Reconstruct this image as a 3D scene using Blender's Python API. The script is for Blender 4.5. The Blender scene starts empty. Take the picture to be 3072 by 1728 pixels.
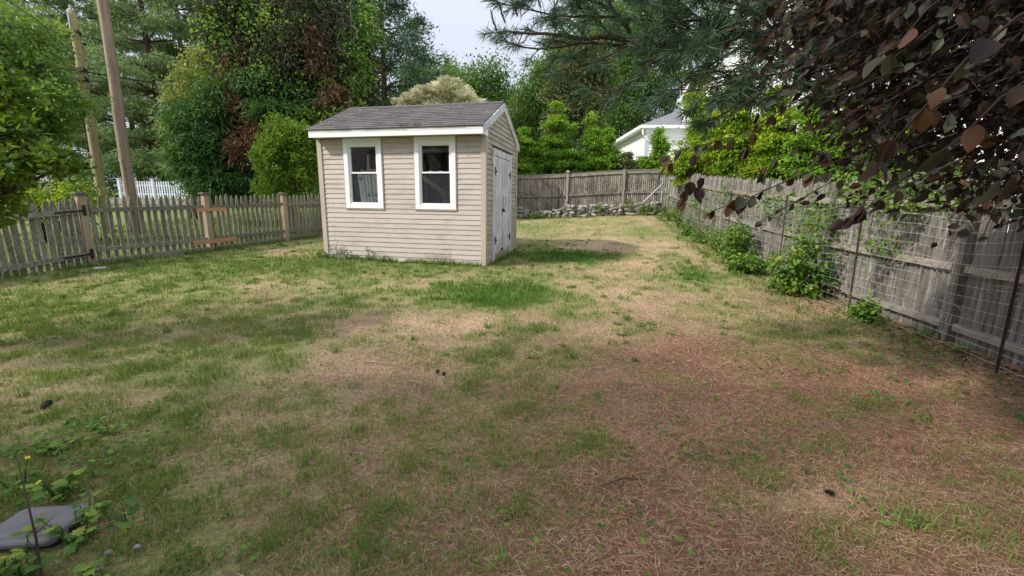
import bpy, math, random
import numpy as np
from mathutils import Vector, Matrix

rng = np.random.default_rng(11)
random.seed(11)
sc = bpy.context.scene
COL = sc.collection
CZ = 1.42                                   # eye height above the yard

# ------------------------------------------------------------------ camera
F_PX, PITCH, ROLL = 1294.8, math.radians(11.18), math.radians(0.713)
_c, _s, _cr, _sr = math.cos(PITCH), math.sin(PITCH), math.cos(ROLL), math.sin(ROLL)
FWD = Vector((0, _c, -_s)); UP0 = Vector((0, _s, _c)); EX = Vector((1, 0, 0))
RIGHT = EX * _cr + UP0 * _sr
UP = EX * -_sr + UP0 * _cr
cam_d = bpy.data.cameras.new('camera')
cam_d.sensor_width = 36.0
cam_d.lens = F_PX / 3072 * 36
cam_d.clip_start = 0.05
cam_d.clip_end = 2000
cam = bpy.data.objects.new('camera', cam_d)
cam.matrix_world = Matrix(((RIGHT.x, UP.x, -FWD.x, 0), (RIGHT.y, UP.y, -FWD.y, 0), (RIGHT.z, UP.z, -FWD.z, CZ), (0, 0, 0, 1)))
COL.objects.link(cam)
sc.camera = cam

# ------------------------------------------------------------------ sky, sun, exposure
SUN_DIR = Vector((-0.473, -0.177, 0.42)).normalized()      # towards the sun
w = bpy.data.worlds.new('World'); sc.world = w; w.use_nodes = True
nt = w.node_tree; nt.nodes.clear()
o_ = nt.nodes.new('ShaderNodeOutputWorld'); b_ = nt.nodes.new('ShaderNodeBackground')
sky = nt.nodes.new('ShaderNodeTexSky'); sky.sky_type = 'NISHITA'; sky.sun_disc = False
sky.sun_elevation = math.asin(SUN_DIR.z)
sky.sun_rotation = math.atan2(SUN_DIR.x, SUN_DIR.y) % (2 * math.pi)
sky.air_density = 1.0; sky.dust_density = 4.0; sky.ozone_density = 1.0
mx = nt.nodes.new('ShaderNodeMix'); mx.data_type = 'RGBA'
mx.inputs[0].default_value = 0.72
tcw = nt.nodes.new('ShaderNodeTexCoord'); sxyz = nt.nodes.new('ShaderNodeSeparateXYZ'); mrw = nt.nodes.new('ShaderNodeMapRange')
mrw.inputs[3].default_value = 1.0; mrw.inputs[4].default_value = 2.7    # overcast veil: brighter overhead than at the horizon
vsc = nt.nodes.new('ShaderNodeVectorMath'); vsc.operation = 'SCALE'; vsc.inputs[0].default_value = (3.2, 3.3, 3.72)
nt.links.new(tcw.outputs['Generated'], sxyz.inputs[0]); nt.links.new(sxyz.outputs[2], mrw.inputs[0]); nt.links.new(mrw.outputs[0], vsc.inputs[3]); nt.links.new(vsc.outputs[0], mx.inputs[7])
nt.links.new(sky.outputs[0], mx.inputs[6]); nt.links.new(mx.outputs[2], b_.inputs[0])
b_.inputs[1].default_value = 0.13
nt.links.new(b_.outputs[0], o_.inputs[0])
sl = bpy.data.lights.new('sun', 'SUN'); sl.energy = 3.3; sl.angle = math.radians(3); sl.color = (1.0, 0.94, 0.84)
so = bpy.data.objects.new('sun', sl); so.rotation_euler = SUN_DIR.to_track_quat('Z', 'Y').to_euler(); so.location = (0, 0, 30)
COL.objects.link(so)
sc.view_settings.view_transform = 'Standard'; sc.view_settings.look = 'None'
sc.view_settings.gamma = 1.0; sc.view_settings.use_curve_mapping = False
sc.view_settings.exposure = 0.62

# ------------------------------------------------------------------ helpers
def ray(u, v):
    X = (u - 1536) / F_PX; U = -(v - 864) / F_PX
    r = FWD + RIGHT * X + UP * U
    return r
def at(u, v, Y):
    """world point seen at photo pixel (u, v) at depth Y"""
    r = ray(u, v)
    return Vector((0, 0, CZ)) + r * (Y / r.y)
def px_of(P):
    """photo pixels of an (n,3) array of world points"""
    Q = np.asarray(P, float) - np.array([0, 0, CZ])
    d = Q @ np.array(FWD); X = Q @ np.array(RIGHT); U = Q @ np.array(UP)
    d = np.where(d < 0.05, 0.05, d)
    return 1536 + F_PX * X / d, 864 - F_PX * U / d, d

_py = [-60, 0, 5, 8.4, 10.3, 12.4, 13.6, 20, 25, 31, 40, 60, 100, 400]
_pl = [-.1, -.06, .0, .15, .2, .27, .3, .75, 1.1, 1.42, 1.5, 1.9, 2.4, 6]
_qy = [-60, 0, 5, 8.5, 11.3, 14, 17, 19.5, 23, 30, 60, 100, 400]
_ql = [0, .0, .02, .12, .16, .4, .64, .82, 1.0, 1.4, 2.2, 2.6, 6]
_ry = [-60, 0, 5, 7, 10, 13, 18, 22, 30, 60, 100, 400]
_rl = [0, .02, .05, .07, .25, .5, 1.05, 1.2, 1.6, 2.4, 2.8, 6]
def _prof(ys, zs):
    t = np.linspace(-60, 400, 9201)
    z = np.interp(t, ys, zs)
    k = np.exp(-0.5 * (np.arange(-40, 41) / 14.0) ** 2); k /= k.sum()
    return t, np.convolve(np.pad(z, 40, mode='edge'), k, mode='valid')
_P = [_prof(_py, _pl), _prof(_qy, _ql), _prof(_ry, _rl)]
def H(x, y):
    x = np.asarray(x, float); y = np.asarray(y, float)
    a, b, c = [np.interp(y, t, z) for t, z in _P]
    s = np.clip((x + 7) / 7, 0, 1); s = s * s * (3 - 2 * s)
    q = np.clip(x / 6, 0, 1); q = q * q * (3 - 2 * q)
    return np.where(x < 0, a + (b - a) * s, b + (c - b) * q)
def Hs(x, y): return float(H(x, y))

_lat = np.random.default_rng(5).random((8, 256, 256))
def vnoise(x, y, scale, oct=3, seed=0):
    x = np.asarray(x, float); y = np.asarray(y, float)
    out = 0; amp = 1; tot = 0
    for o in range(oct):
        L = _lat[(o + seed) % 8]
        X = x * scale * 2 ** o + 37.3 * seed; Y = y * scale * 2 ** o + 91.7 * seed
        xi = np.floor(X).astype(int); yi = np.floor(Y).astype(int)
        fx = X - xi; fy = Y - yi; fx = fx * fx * (3 - 2 * fx); fy = fy * fy * (3 - 2 * fy)
        g = lambda i, j: L[(xi + i) % 256, (yi + j) % 256]
        out = out + amp * ((g(0, 0) * (1 - fx) + g(1, 0) * fx) * (1 - fy) + (g(0, 1) * (1 - fx) + g(1, 1) * fx) * fy)
        tot += amp; amp *= .55
    return out / tot

def np_mesh(name, verts, faces, rnd=None, smooth=False, col=None):
    """fast mesh: verts (n,3), faces (m,k)"""
    verts = np.ascontiguousarray(verts, np.float32).reshape(-1, 3)
    faces = np.ascontiguousarray(faces, np.int32); m, k = faces.shape
    me = bpy.data.meshes.new(name)
    me.vertices.add(len(verts)); me.vertices.foreach_set('co', verts.ravel())
    me.loops.add(m * k); me.loops.foreach_set('vertex_index', faces.ravel())
    me.polygons.add(m); me.polygons.foreach_set('loop_start', np.arange(0, m * k, k, dtype=np.int32))
    me.polygons.foreach_set('use_smooth', np.full(m, smooth, dtype=bool))
    me.update(calc_edges=True)
    if rnd is not None:
        a = me.attributes.new('rnd', 'FLOAT', 'FACE'); a.data.foreach_set('value', np.ascontiguousarray(rnd, np.float32))
    if col is not None:
        a = me.attributes.new('cover', 'FLOAT_COLOR', 'POINT'); a.data.foreach_set('color', np.ascontiguousarray(col, np.float32).ravel())
    return me

class MB:
    """collects polygons and becomes ONE mesh"""
    def __init__(s): s.v = []; s.f = []
    def add(s, vs, fs):
        n = len(s.v); s.v += [tuple(p) for p in vs]; s.f += [tuple(i + n for i in f) for f in fs]; return s
    def hexa(s, p):
        """8 corners: bottom 0-3 ccw, top 4-7"""
        return s.add(p, [(0, 3, 2, 1), (4, 5, 6, 7), (0, 1, 5, 4), (1, 2, 6, 5), (2, 3, 7, 6), (3, 0, 4, 7)])
    def box(s, x0, x1, y0, y1, z0, z1):
        return s.hexa([(x0, y0, z0), (x1, y0, z0), (x1, y1, z0), (x0, y1, z0), (x0, y0, z1), (x1, y0, z1), (x1, y1, z1), (x0, y1, z1)])
    def bar(s, a, b, wd, th, up=(0, 0, 1)):
        """rectangular bar from a to b"""
        a = Vector(a); b = Vector(b); d = (b - a).normalized(); u = Vector(up)
        if abs(d.dot(u)) > .97: u = Vector((1, 0, 0))
        sd = d.cross(u).normalized(); u = sd.cross(d).normalized()
        sd = sd * th / 2; u = u * wd / 2
        return s.hexa([a - sd - u, a + sd - u, b + sd - u, b - sd - u, a - sd + u, a + sd + u, b + sd + u, b - sd + u])
    def prism(s, poly, off):
        n = len(poly); off = Vector(off); P = [Vector(p) for p in poly]; Q = [p + off for p in P]
        return s.add(P + Q, [tuple(reversed(range(n))), tuple(range(n, 2 * n))] + [(i, (i + 1) % n, n + (i + 1) % n, n + i) for i in range(n)])
    def tube(s, pts, rad, n=7, cap=True):
        pts = [Vector(p) for p in pts]; R = rad if hasattr(rad, '__len__') else [rad] * len(pts)
        base = len(s.v); ref = Vector((0.3, 0.2, 1))
        for i, p in enumerate(pts):
            d = (pts[min(i + 1, len(pts) - 1)] - pts[max(i - 1, 0)])
            d = d.normalized() if d.length > 0 else Vector((0, 0, 1))
            r = ref if abs(d.dot(ref.normalized())) < .95 else Vector((1, 0, 0))
            a = d.cross(r).normalized(); b = d.cross(a)
            for k in range(n):
                t = 2 * math.pi * k / n
                s.v.append(tuple(p + (a * math.cos(t) + b * math.sin(t)) * R[i]))
        for i in range(len(pts) - 1):
            for k in range(n):
                k2 = (k + 1) % n
                s.f.append((base + i * n + k, base + i * n + k2, base + (i + 1) * n + k2, base + (i + 1) * n + k))
        if cap:
            s.f.append(tuple(base + k for k in reversed(range(n)))); s.f.append(tuple(base + (len(pts) - 1) * n + k for k in range(n)))
        return s
    def lathe(s, c, prof, n=12):
        c = Vector(c); base = len(s.v)
        for r, z in prof:
            for k in range(n):
                t = 2 * math.pi * k / n; s.v.append((c.x + r * math.cos(t), c.y + r * math.sin(t), c.z + z))
        for i in range(len(prof) - 1):
            for k in range(n):
                k2 = (k + 1) % n; s.f.append((base + i * n + k, base + i * n + k2, base + (i + 1) * n + k2, base + (i + 1) * n + k))
        s.f.append(tuple(base + k for k in reversed(range(n)))); s.f.append(tuple(base + (len(prof) - 1) * n + k for k in range(n)))
        return s
    def mesh(s, name, mat=None, smooth=False, origin=None):
        me = bpy.data.meshes.new(name)
        v = s.v if origin is None else [(p[0] - origin[0], p[1] - origin[1], p[2] - origin[2]) for p in s.v]
        me.from_pydata(v, [], s.f); me.update()
        if smooth: me.polygons.foreach_set('use_smooth', [True] * len(me.polygons))
        if mat: me.materials.append(mat)
        return me

def link(name, me, parent=None, loc=None, rotz=None, scale=None, mat=None, kind=None):
    o = bpy.data.objects.new(name, me); COL.objects.link(o)
    if mat is not None and not me.materials: me.materials.append(mat)
    if parent is not None: o.parent = parent
    if loc is not None: o.location = loc
    if rotz is not None: o.rotation_euler = (0, 0, rotz)
    if scale is not None: o.scale = scale
    if kind: o['kind'] = kind
    return o
def tag(o, label, cat=None, group=None, kind=None):
    if label: o['label'] = label
    if cat: o['category'] = cat
    if group: o['group'] = group
    if kind: o['kind'] = kind
    return o
def thing(name, label, cat, loc=(0, 0, 0), rotz=0.0, group=None):
    o = bpy.data.objects.new(name, None); COL.objects.link(o); o.location = loc; o.rotation_euler = (0, 0, rotz)
    o.empty_display_size = .2
    return tag(o, label, cat, group)

# ------------------------------------------------------------------ materials
def ramp(nt, stops):
    r = nt.nodes.new('ShaderNodeValToRGB'); e = r.color_ramp.elements
    while len(e) < len(stops): e.new(0.5)
    for k, (p, c) in enumerate(stops): e[k].position = p; e[k].color = (*c, 1)
    return r
def surf_mat(name, stops, scale=(3, 3, 3), detail=5, rough=.85, objrand=.12, bump=.25, bumpd=.01, spots=None, streaks=None, spec=.3, metal=0.0):
    """world-space noise ramp + optional blotches; every object varies a little in brightness"""
    m = bpy.data.materials.new(name); m.use_nodes = True; n = m.node_tree; L = n.links
    bs = n.nodes['Principled BSDF']
    geo = n.nodes.new('ShaderNodeNewGeometry'); oi = n.nodes.new('ShaderNodeObjectInfo')
    off = n.nodes.new('ShaderNodeVectorMath'); off.operation = 'SCALE'; off.inputs[0].default_value = (7, 3, 5)
    L.new(oi.outputs['Random'], off.inputs[3])
    add = n.nodes.new('ShaderNodeVectorMath'); L.new(geo.outputs['Position'], add.inputs[0]); L.new(off.outputs[0], add.inputs[1])
    mp = n.nodes.new('ShaderNodeMapping'); mp.inputs['Scale'].default_value = scale; L.new(add.outputs[0], mp.inputs[0])
    nz = n.nodes.new('ShaderNodeTexNoise'); nz.inputs['Scale'].default_value = 1; nz.inputs['Detail'].default_value = detail; nz.inputs['Roughness'].default_value = .6
    L.new(mp.outputs[0], nz.inputs['Vector'])
    r = ramp(n, stops); L.new(nz.outputs[0], r.inputs[0]); col = r.outputs[0]
    for sp in (spots or []):
        c2, sc2, lo, hi, amt = sp
        mp2 = n.nodes.new('ShaderNodeMapping'); mp2.inputs['Scale'].default_value = sc2 if hasattr(sc2, '__len__') else (sc2,) * 3
        L.new(geo.outputs['Position'], mp2.inputs[0])
        n2 = n.nodes.new('ShaderNodeTexNoise'); n2.inputs['Scale'].default_value = 1; n2.inputs['Detail'].default_value = 6; n2.inputs['Roughness'].default_value = .65
        L.new(mp2.outputs[0], n2.inputs['Vector'])
        mr = n.nodes.new('ShaderNodeMapRange'); mr.inputs[1].default_value = lo; mr.inputs[2].default_value = hi; mr.inputs[4].default_value = amt
        L.new(n2.outputs[0], mr.inputs[0])
        mi = n.nodes.new('ShaderNodeMix'); mi.data_type = 'RGBA'; L.new(mr.outputs[0], mi.inputs[0]); L.new(col, mi.inputs[6]); mi.inputs[7].default_value = (*c2, 1)
        col = mi.outputs[2]
    hv = n.nodes.new('ShaderNodeHueSaturation'); L.new(col, hv.inputs['Color'])
    mr = n.nodes.new('ShaderNodeMapRange'); mr.inputs[3].default_value = 1 - objrand; mr.inputs[4].default_value = 1 + objrand
    L.new(oi.outputs['Random'], mr.inputs[0]); L.new(mr.outputs[0], hv.inputs['Value'])
    L.new(hv.outputs[0], bs.inputs['Base Color'])
    bs.inputs['Roughness'].default_value = rough; bs.inputs['Specular IOR Level'].default_value = spec; bs.inputs['Metallic'].default_value = metal
    if bump:
        bp = n.nodes.new('ShaderNodeBump'); bp.inputs['Strength'].default_value = bump; bp.inputs['Distance'].default_value = bumpd
        L.new(nz.outputs[0], bp.inputs['Height']); L.new(bp.outputs[0], bs.inputs['Normal'])
    return m
def leaf_mat(name, cols, trans=.35, rough=.5, spec=.25, tint=(1.25, 1.15, .55)):
    m = bpy.data.materials.new(name); m.use_nodes = True; n = m.node_tree; L = n.links
    bs = n.nodes['Principled BSDF']; out = n.nodes['Material Output']
    at_ = n.nodes.new('ShaderNodeAttribute'); at_.attribute_name = 'rnd'
    k = len(cols); r = ramp(n, [(i / max(1, k - 1), c) for i, c in enumerate(cols)])
    L.new(at_.outputs['Fac'], r.inputs[0]); L.new(r.outputs[0], bs.inputs['Base Color'])
    bs.inputs['Roughness'].default_value = rough; bs.inputs['Specular IOR Level'].default_value = spec
    tr = n.nodes.new('ShaderNodeBsdfTranslucent')
    mu = n.nodes.new('ShaderNodeMix'); mu.data_type = 'RGBA'; mu.blend_type = 'MULTIPLY'; mu.inputs[0].default_value = 1
    L.new(r.outputs[0], mu.inputs[6]); mu.inputs[7].default_value = (*tint, 1); L.new(mu.outputs[2], tr.inputs[0])
    ms = n.nodes.new('ShaderNodeMixShader'); ms.inputs[0].default_value = trans
    L.new(bs.outputs[0], ms.inputs[1]); L.new(tr.outputs[0], ms.inputs[2]); L.new(ms.outputs[0], out.inputs[0])
    return m

M = {}
M['bark'] = surf_mat('bark', [(.3, (.035, .026, .02)), (.7, (.12, .095, .075))], (9, 9, 2.5), rough=.95, bump=.6, bumpd=.02)
M['pinebark'] = surf_mat('pine_bark', [(.3, (.03, .02, .017)), (.7, (.1, .065, .05))], (25, 25, 25), rough=.95, bump=.6)
M['twig'] = surf_mat('dead_twig', [(.3, (.16, .12, .09)), (.7, (.34, .29, .23))], (12, 12, 12), rough=.95, bump=0)
M['darktwig'] = surf_mat('dark_twig', [(.3, (.016, .01, .009)), (.7, (.045, .028, .025))], (12, 12, 12), rough=.8, bump=0)
LICHEN = (.34, .37, .28)
M['picket'] = surf_mat('lichened_wood', [(.25, (.095, .085, .068)), (.5, (.17, .155, .125)), (.8, (.27, .25, .2))], (30, 30, 3.5), rough=.95, objrand=.22, bump=.5,
                       spots=[(LICHEN, 26, .52, .64, .75), ((.07, .065, .05), 9, .58, .75, .6), ((.13, .15, .07), 5, .5, .7, .55)])
M['newwood'] = surf_mat('fresh_cedar', [(.3, (.36, .2, .11)), (.7, (.5, .3, .17))], (2.5, 2.5, 45), rough=.8, objrand=.08, bump=.2)
M['postwood'] = surf_mat('cedar_post', [(.3, (.26, .19, .13)), (.7, (.4, .31, .23))], (28, 28, 2.2), rough=.9, objrand=.1, bump=.3, spots=[((.22, .22, .17), 6, .5, .75, .6)])
M['stockade'] = surf_mat('weathered_stockade', [(.25, (.06, .056, .052)), (.5, (.155, .146, .135)), (.75, (.32, .31, .29))], (40, 40, 2.0), rough=.95, objrand=.28, bump=.5,
                         spots=[((.08, .068, .055), (7, 7, 2.2), .52, .72, .6), ((.2, .12, .08), (12, 12, 1.2), .6, .8, .35)])
M['stockadefar'] = surf_mat('pale_stockade', [(.25, (.13, .115, .1)), (.5, (.27, .24, .205)), (.75, (.42, .385, .34))], (36, 36, 2.2), rough=.95, objrand=.2, bump=.5, spots=[((.1, .085, .07), (3, 3, 1.5), .5, .68, .6)])
M['rail'] = surf_mat('weathered_rail', [(.25, (.16, .14, .12)), (.75, (.34, .31, .275))], (8, 8, 30), rough=.95, objrand=.1, bump=.4, spots=[((.12, .11, .09), 7, .5, .75, .5)])
M['vinyl'] = surf_mat('tan_vinyl', [(.3, (.45, .395, .365)), (.7, (.51, .45, .415))], (1.2, 1.2, 2), rough=.6, objrand=.03, bump=.0,
                      spots=[((.25, .23, .17), (1.6, 1.6, 4), .5, .72, .42), ((.14, .13, .09), (5, 5, 16), .57, .72, .5)])
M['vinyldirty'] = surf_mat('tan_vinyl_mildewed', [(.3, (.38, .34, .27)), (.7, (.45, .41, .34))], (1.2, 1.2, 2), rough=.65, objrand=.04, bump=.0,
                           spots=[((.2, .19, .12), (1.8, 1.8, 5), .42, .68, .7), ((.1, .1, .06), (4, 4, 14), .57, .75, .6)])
M['cornerpost'] = surf_mat('vinyl_corner', [(.3, (.41, .345, .295)), (.7, (.47, .4, .345))], (2, 2, 1), rough=.55, objrand=.02, bump=0, spots=[((.22, .2, .15), (6, 6, 1.5), .6, .8, .35)])
M['white'] = surf_mat('white_trim', [(.3, (.74, .75, .78)), (.7, (.82, .83, .86))], (6, 6, 6), rough=.5, objrand=.03, bump=0, spots=[((.4, .38, .3), (5, 5, 12), .66, .85, .35)])
M['sash'] = surf_mat('white_sash', [(.3, (.76, .78, .82)), (.7, (.82, .84, .88))], (4, 4, 4), rough=.4, objrand=.02, bump=0)
M['oldwhite'] = surf_mat('peeling_white_paint', [(.25, (.5, .51, .52)), (.6, (.66, .67, .69))], (14, 14, 3), rough=.8, objrand=.05, bump=.25,
                         spots=[((.24, .2, .155), (26, 26, 5), .55, .66, .75), ((.36, .355, .3), (3, 3, 2), .44, .68, .65)])
M['soffit'] = surf_mat('soffit', [(.3, (.42, .38, .3)), (.7, (.5, .45, .37))], (4, 4, 4), rough=.7, bump=0)
M['shingle'] = surf_mat('asphalt_shingle', [(.25, (.055, .052, .053)), (.55, (.1, .094, .096)), (.8, (.15, .142, .144))], (60, 60, 60), detail=3, rough=.95, objrand=.22, bump=.3,
                        spots=[((.15, .14, .135), 1.3, .45, .75, .5)])
M['black'] = surf_mat('black_iron', [(.3, (.012, .012, .012)), (.7, (.03, .028, .026))], (30, 30, 30), rough=.6, bump=.1)
M['darkin'] = surf_mat('shed_interior', [(.3, (.1, .075, .055)), (.7, (.16, .12, .09))], (4, 4, 20), rough=.95, bump=0)
M['rawwood'] = surf_mat('raw_lumber', [(.3, (.4, .27, .15)), (.7, (.55, .4, .24))], (6, 6, 30), rough=.85, bump=0)
M['carton'] = surf_mat('white_carton', [(.3, (.76, .8, .79)), (.7, (.84, .87, .86))], (5, 5, 5), rough=.6, bump=0, objrand=.04)
M['teal'] = surf_mat('teal_print', [(.3, (.02, .16, .17)), (.7, (.03, .2, .2))], (5, 5, 5), rough=.6, bump=0)
M['greyprint'] = surf_mat('grey_print', [(.3, (.35, .37, .37)), (.7, (.42, .44, .44))], (5, 5, 5), rough=.6, bump=0)
M['pole1'] = surf_mat('treated_pole', [(.25, (.24, .2, .1)), (.7, (.4, .34, .19))], (16, 16, 1.2), rough=.9, objrand=0, bump=.4, spots=[((.12, .1, .06), (9, 9, 2), .55, .75, .6)])
M['pole2'] = surf_mat('brown_pole', [(.25, (.2, .15, .105)), (.7, (.37, .29, .22))], (16, 16, 1.2), rough=.9, objrand=0, bump=.4, spots=[((.07, .05, .035), 6, .6, .75, .7)])
M['wire'] = surf_mat('galvanised_wire', [(.3, (.34, .37, .37)), (.7, (.5, .53, .53))], (20, 20, 20), rough=.45, bump=0, metal=.3)
M['galv'] = surf_mat('galvanised_pipe', [(.3, (.3, .34, .38)), (.7, (.45, .49, .53))], (20, 20, 6), rough=.5, bump=0, metal=.5)
M['tpost'] = surf_mat('rusty_steel_post', [(.3, (.028, .018, .018)), (.7, (.075, .045, .04))], (20, 20, 6), rough=.8, bump=0)
M['tgreen'] = surf_mat('green_steel_post', [(.3, (.02, .055, .045)), (.7, (.04, .09, .075))], (20, 20, 6), rough=.7, bump=0)
M['stone'] = surf_mat('field_stone', [(.2, (.1, .092, .08)), (.5, (.22, .205, .18)), (.8, (.38, .36, .33))], (9, 9, 9), rough=.95, objrand=.42, bump=.5, spots=[((.2, .21, .13), 5, .5, .7, .5)])
M['housesiding'] = surf_mat('white_clapboard', [(.3, (.74, .76, .78)), (.7, (.8, .82, .84))], (2, 2, 2), rough=.6, objrand=0, bump=0)
M['greyroof'] = surf_mat('grey_roof', [(.3, (.13, .14, .155)), (.7, (.21, .22, .24))], (5, 5, 14), rough=.95, bump=.2)
M['darkglass'] = surf_mat('dark_window', [(.3, (.02, .025, .03)), (.7, (.05, .055, .06))], (3, 3, 3), rough=.08, bump=0, spec=.6)
M['shutter'] = surf_mat('dark_shutter', [(.3, (.015, .02, .025)), (.7, (.03, .035, .04))], (3, 3, 3), rough=.6, bump=0)
M['asphalt'] = surf_mat('asphalt', [(.3, (.13, .13, .135)), (.7, (.2, .2, .205))], (20, 20, 20), rough=.95, bump=.2)
M['plastic'] = surf_mat('grey_plastic', [(.3, (.12, .12, .128)), (.7, (.17, .17, .178))], (7, 7, 7), rough=.45, bump=.05)
M['whitefence'] = surf_mat('white_vinyl_fence', [(.3, (.68, .72, .8)), (.7, (.76, .8, .88))], (2, 2, 2), rough=.5, objrand=.05, bump=0)
M['flower'] = surf_mat('yellow_petal', [(.3, (.8, .55, .02)), (.7, (.85, .65, .04))], (30, 30, 30), rough=.6, bump=0)
M['chalk'] = surf_mat('white_paint_mark', [(.3, (.62, .64, .62)), (.7, (.74, .75, .73))], (30, 30, 30), rough=.8, bump=0)
M['insul'] = surf_mat('line_hardware', [(.3, (.3, .33, .36)), (.7, (.45, .48, .52))], (10, 10, 10), rough=.5, bump=0, metal=.3)

M['L_maple'] = leaf_mat('leaf_maple', [(.035, .09, .018), (.075, .15, .022), (.16, .24, .03), (.28, .32, .04)], .38, tint=(1.1, 1.15, .5))
M['L_lightgreen'] = leaf_mat('leaf_lightgreen', [(.09, .18, .045), (.15, .26, .065), (.25, .36, .1)], .42)
M['L_hedge'] = leaf_mat('leaf_hornbeam', [(.06, .155, .022), (.115, .255, .03), (.2, .37, .036), (.34, .47, .05)], .42)
M['L_yhedge'] = leaf_mat('leaf_golden', [(.065, .15, .02), (.15, .28, .026), (.3, .42, .034), (.46, .54, .07)], .43)
M['L_box'] = leaf_mat('leaf_privet', [(.07, .16, .02), (.14, .25, .035), (.24, .36, .06)], .35)
M['L_decid'] = leaf_mat('leaf_deciduous', [(.075, .15, .04), (.115, .21, .055), (.18, .3, .08)], .42)
M['L_olive'] = leaf_mat('leaf_olive', [(.08, .11, .04), (.12, .15, .055), (.17, .19, .08)], .3)
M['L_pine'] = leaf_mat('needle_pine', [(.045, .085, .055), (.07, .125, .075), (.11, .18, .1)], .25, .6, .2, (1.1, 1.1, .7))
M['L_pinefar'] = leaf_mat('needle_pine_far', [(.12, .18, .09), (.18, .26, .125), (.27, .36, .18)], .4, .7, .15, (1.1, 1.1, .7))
M['L_cypress'] = leaf_mat('spray_cypress', [(.035, .095, .032), (.065, .15, .045), (.13, .24, .065)], .32, .6, .2)
M['L_dead'] = leaf_mat('spray_dead', [(.075, .045, .03), (.15, .09, .055), (.28, .19, .12)], .15, .8, .1, (1.2, .9, .7))
M['L_core'] = leaf_mat('spray_dark', [(.03, .045, .028), (.05, .08, .04), (.075, .085, .05), (.1, .085, .055)], .2, .8, .1)
M['L_vine'] = leaf_mat('leaf_vine', [(.055, .14, .035), (.1, .22, .05), (.18, .31, .06), (.36, .43, .06)], .45)
M['L_cream'] = leaf_mat('blossom_cream', [(.3, .36, .14), (.76, .72, .5), (.84, .8, .62), (.86, .84, .7)], .4, .7, .1, (1, 1, .9))
M['L_creamgreen'] = leaf_mat('leaf_variegated', [(.08, .15, .04), (.16, .24, .07), (.38, .42, .15), (.55, .55, .25)], .35)
M['L_plum'] = leaf_mat('leaf_purple', [(.02, .013, .012), (.036, .021, .017), (.04, .042, .028), (.06, .074, .05), (.085, .04, .02)], .26, .5, .16, (1.6, 1.05, .5))
M['L_weed'] = leaf_mat('leaf_weed', [(.04, .11, .02), (.08, .18, .03), (.15, .26, .04), (.28, .34, .05)], .38)
M['grass'] = leaf_mat('grass_blade', [(.072, .15, .028), (.125, .205, .046), (.2, .265, .075), (.32, .33, .15)], .35, .6, .2)
M['straw'] = leaf_mat('dry_blade', [(.24, .16, .1), (.38, .28, .18), (.54, .44, .31)], .2, .8, .1, (1, .9, .7))
M['needle_litter'] = leaf_mat('fallen_needle', [(.13, .067, .045), (.24, .125, .08), (.36, .215, .14), (.46, .35, .24)], .12, .8, .1, (1, .8, .6))

# ------------------------------------------------------------------ foliage generators
def unit(a): return a / np.maximum(1e-9, np.linalg.norm(a, axis=-1, keepdims=True))
def kite(pos, d, nrm, ln, wd, fold=.15):
    """leaf of 4 corners (2 triangles): base, side, tip, side"""
    d = unit(d); s = unit(np.cross(d, nrm)); u = np.cross(s, d)
    ln = np.broadcast_to(np.asarray(ln, float), (len(pos),))[:, None]; wd = np.broadcast_to(np.asarray(wd, float), (len(pos),))[:, None]
    a = pos; c = pos + d * ln; m = pos + d * ln * .45 + u * wd * fold
    return np.stack([a, m + s * wd * .5, c, m - s * wd * .5], 1)
def kites_mesh(name, K, rnd):
    n = len(K); f = np.arange(n * 4).reshape(n, 4)
    return np_mesh(name, K.reshape(-1, 3), f, rnd)
def leaf6(pos, d, nrm, ln, wd, fold=.18):
    """rounder, folded leaf: 8 outline/midrib points, 6 faces as quads"""
    d = unit(d); s = unit(np.cross(d, nrm)); u = np.cross(s, d)
    n = len(pos); ln = np.broadcast_to(np.asarray(ln, float), (n,))[:, None]; wd = np.broadcast_to(np.asarray(wd, float), (n,))[:, None]
    P = lambda t, w_, h: pos + d * ln * t + s * wd * w_ + u * wd * h - u * ln * .12 * t * t
    V = np.stack([P(0, 0, 0), P(.28, .44, fold), P(.62, .42, fold), P(1, 0, 0), P(.62, -.42, fold), P(.28, -.44, fold), P(.3, 0, 0), P(.65, 0, 0)], 1)
    return V
LEAF6_F = np.array([[0, 1, 6, 6], [6, 1, 2, 7], [7, 2, 3, 3], [0, 6, 5, 5], [6, 7, 4, 5], [7, 3, 4, 4]])
LEAF6_T = np.array([[0, 1, 6], [6, 1, 2], [6, 2, 7], [7, 2, 3], [0, 6, 5], [6, 7, 4], [6, 4, 5], [7, 3, 4]])
def leaf6_mesh(name, V, rnd):
    n = len(V); f = (np.arange(n)[:, None, None] * 8 + LEAF6_T[None]).reshape(-1, 3)
    return np_mesh(name, V.reshape(-1, 3), f, np.repeat(rnd, 8))
def rand_unit(n):
    return unit(rng.normal(size=(n, 3)))
def in_ball(n, p=1 / 3):
    return rand_unit(n) * (rng.random((n, 1)) ** p)

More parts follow.
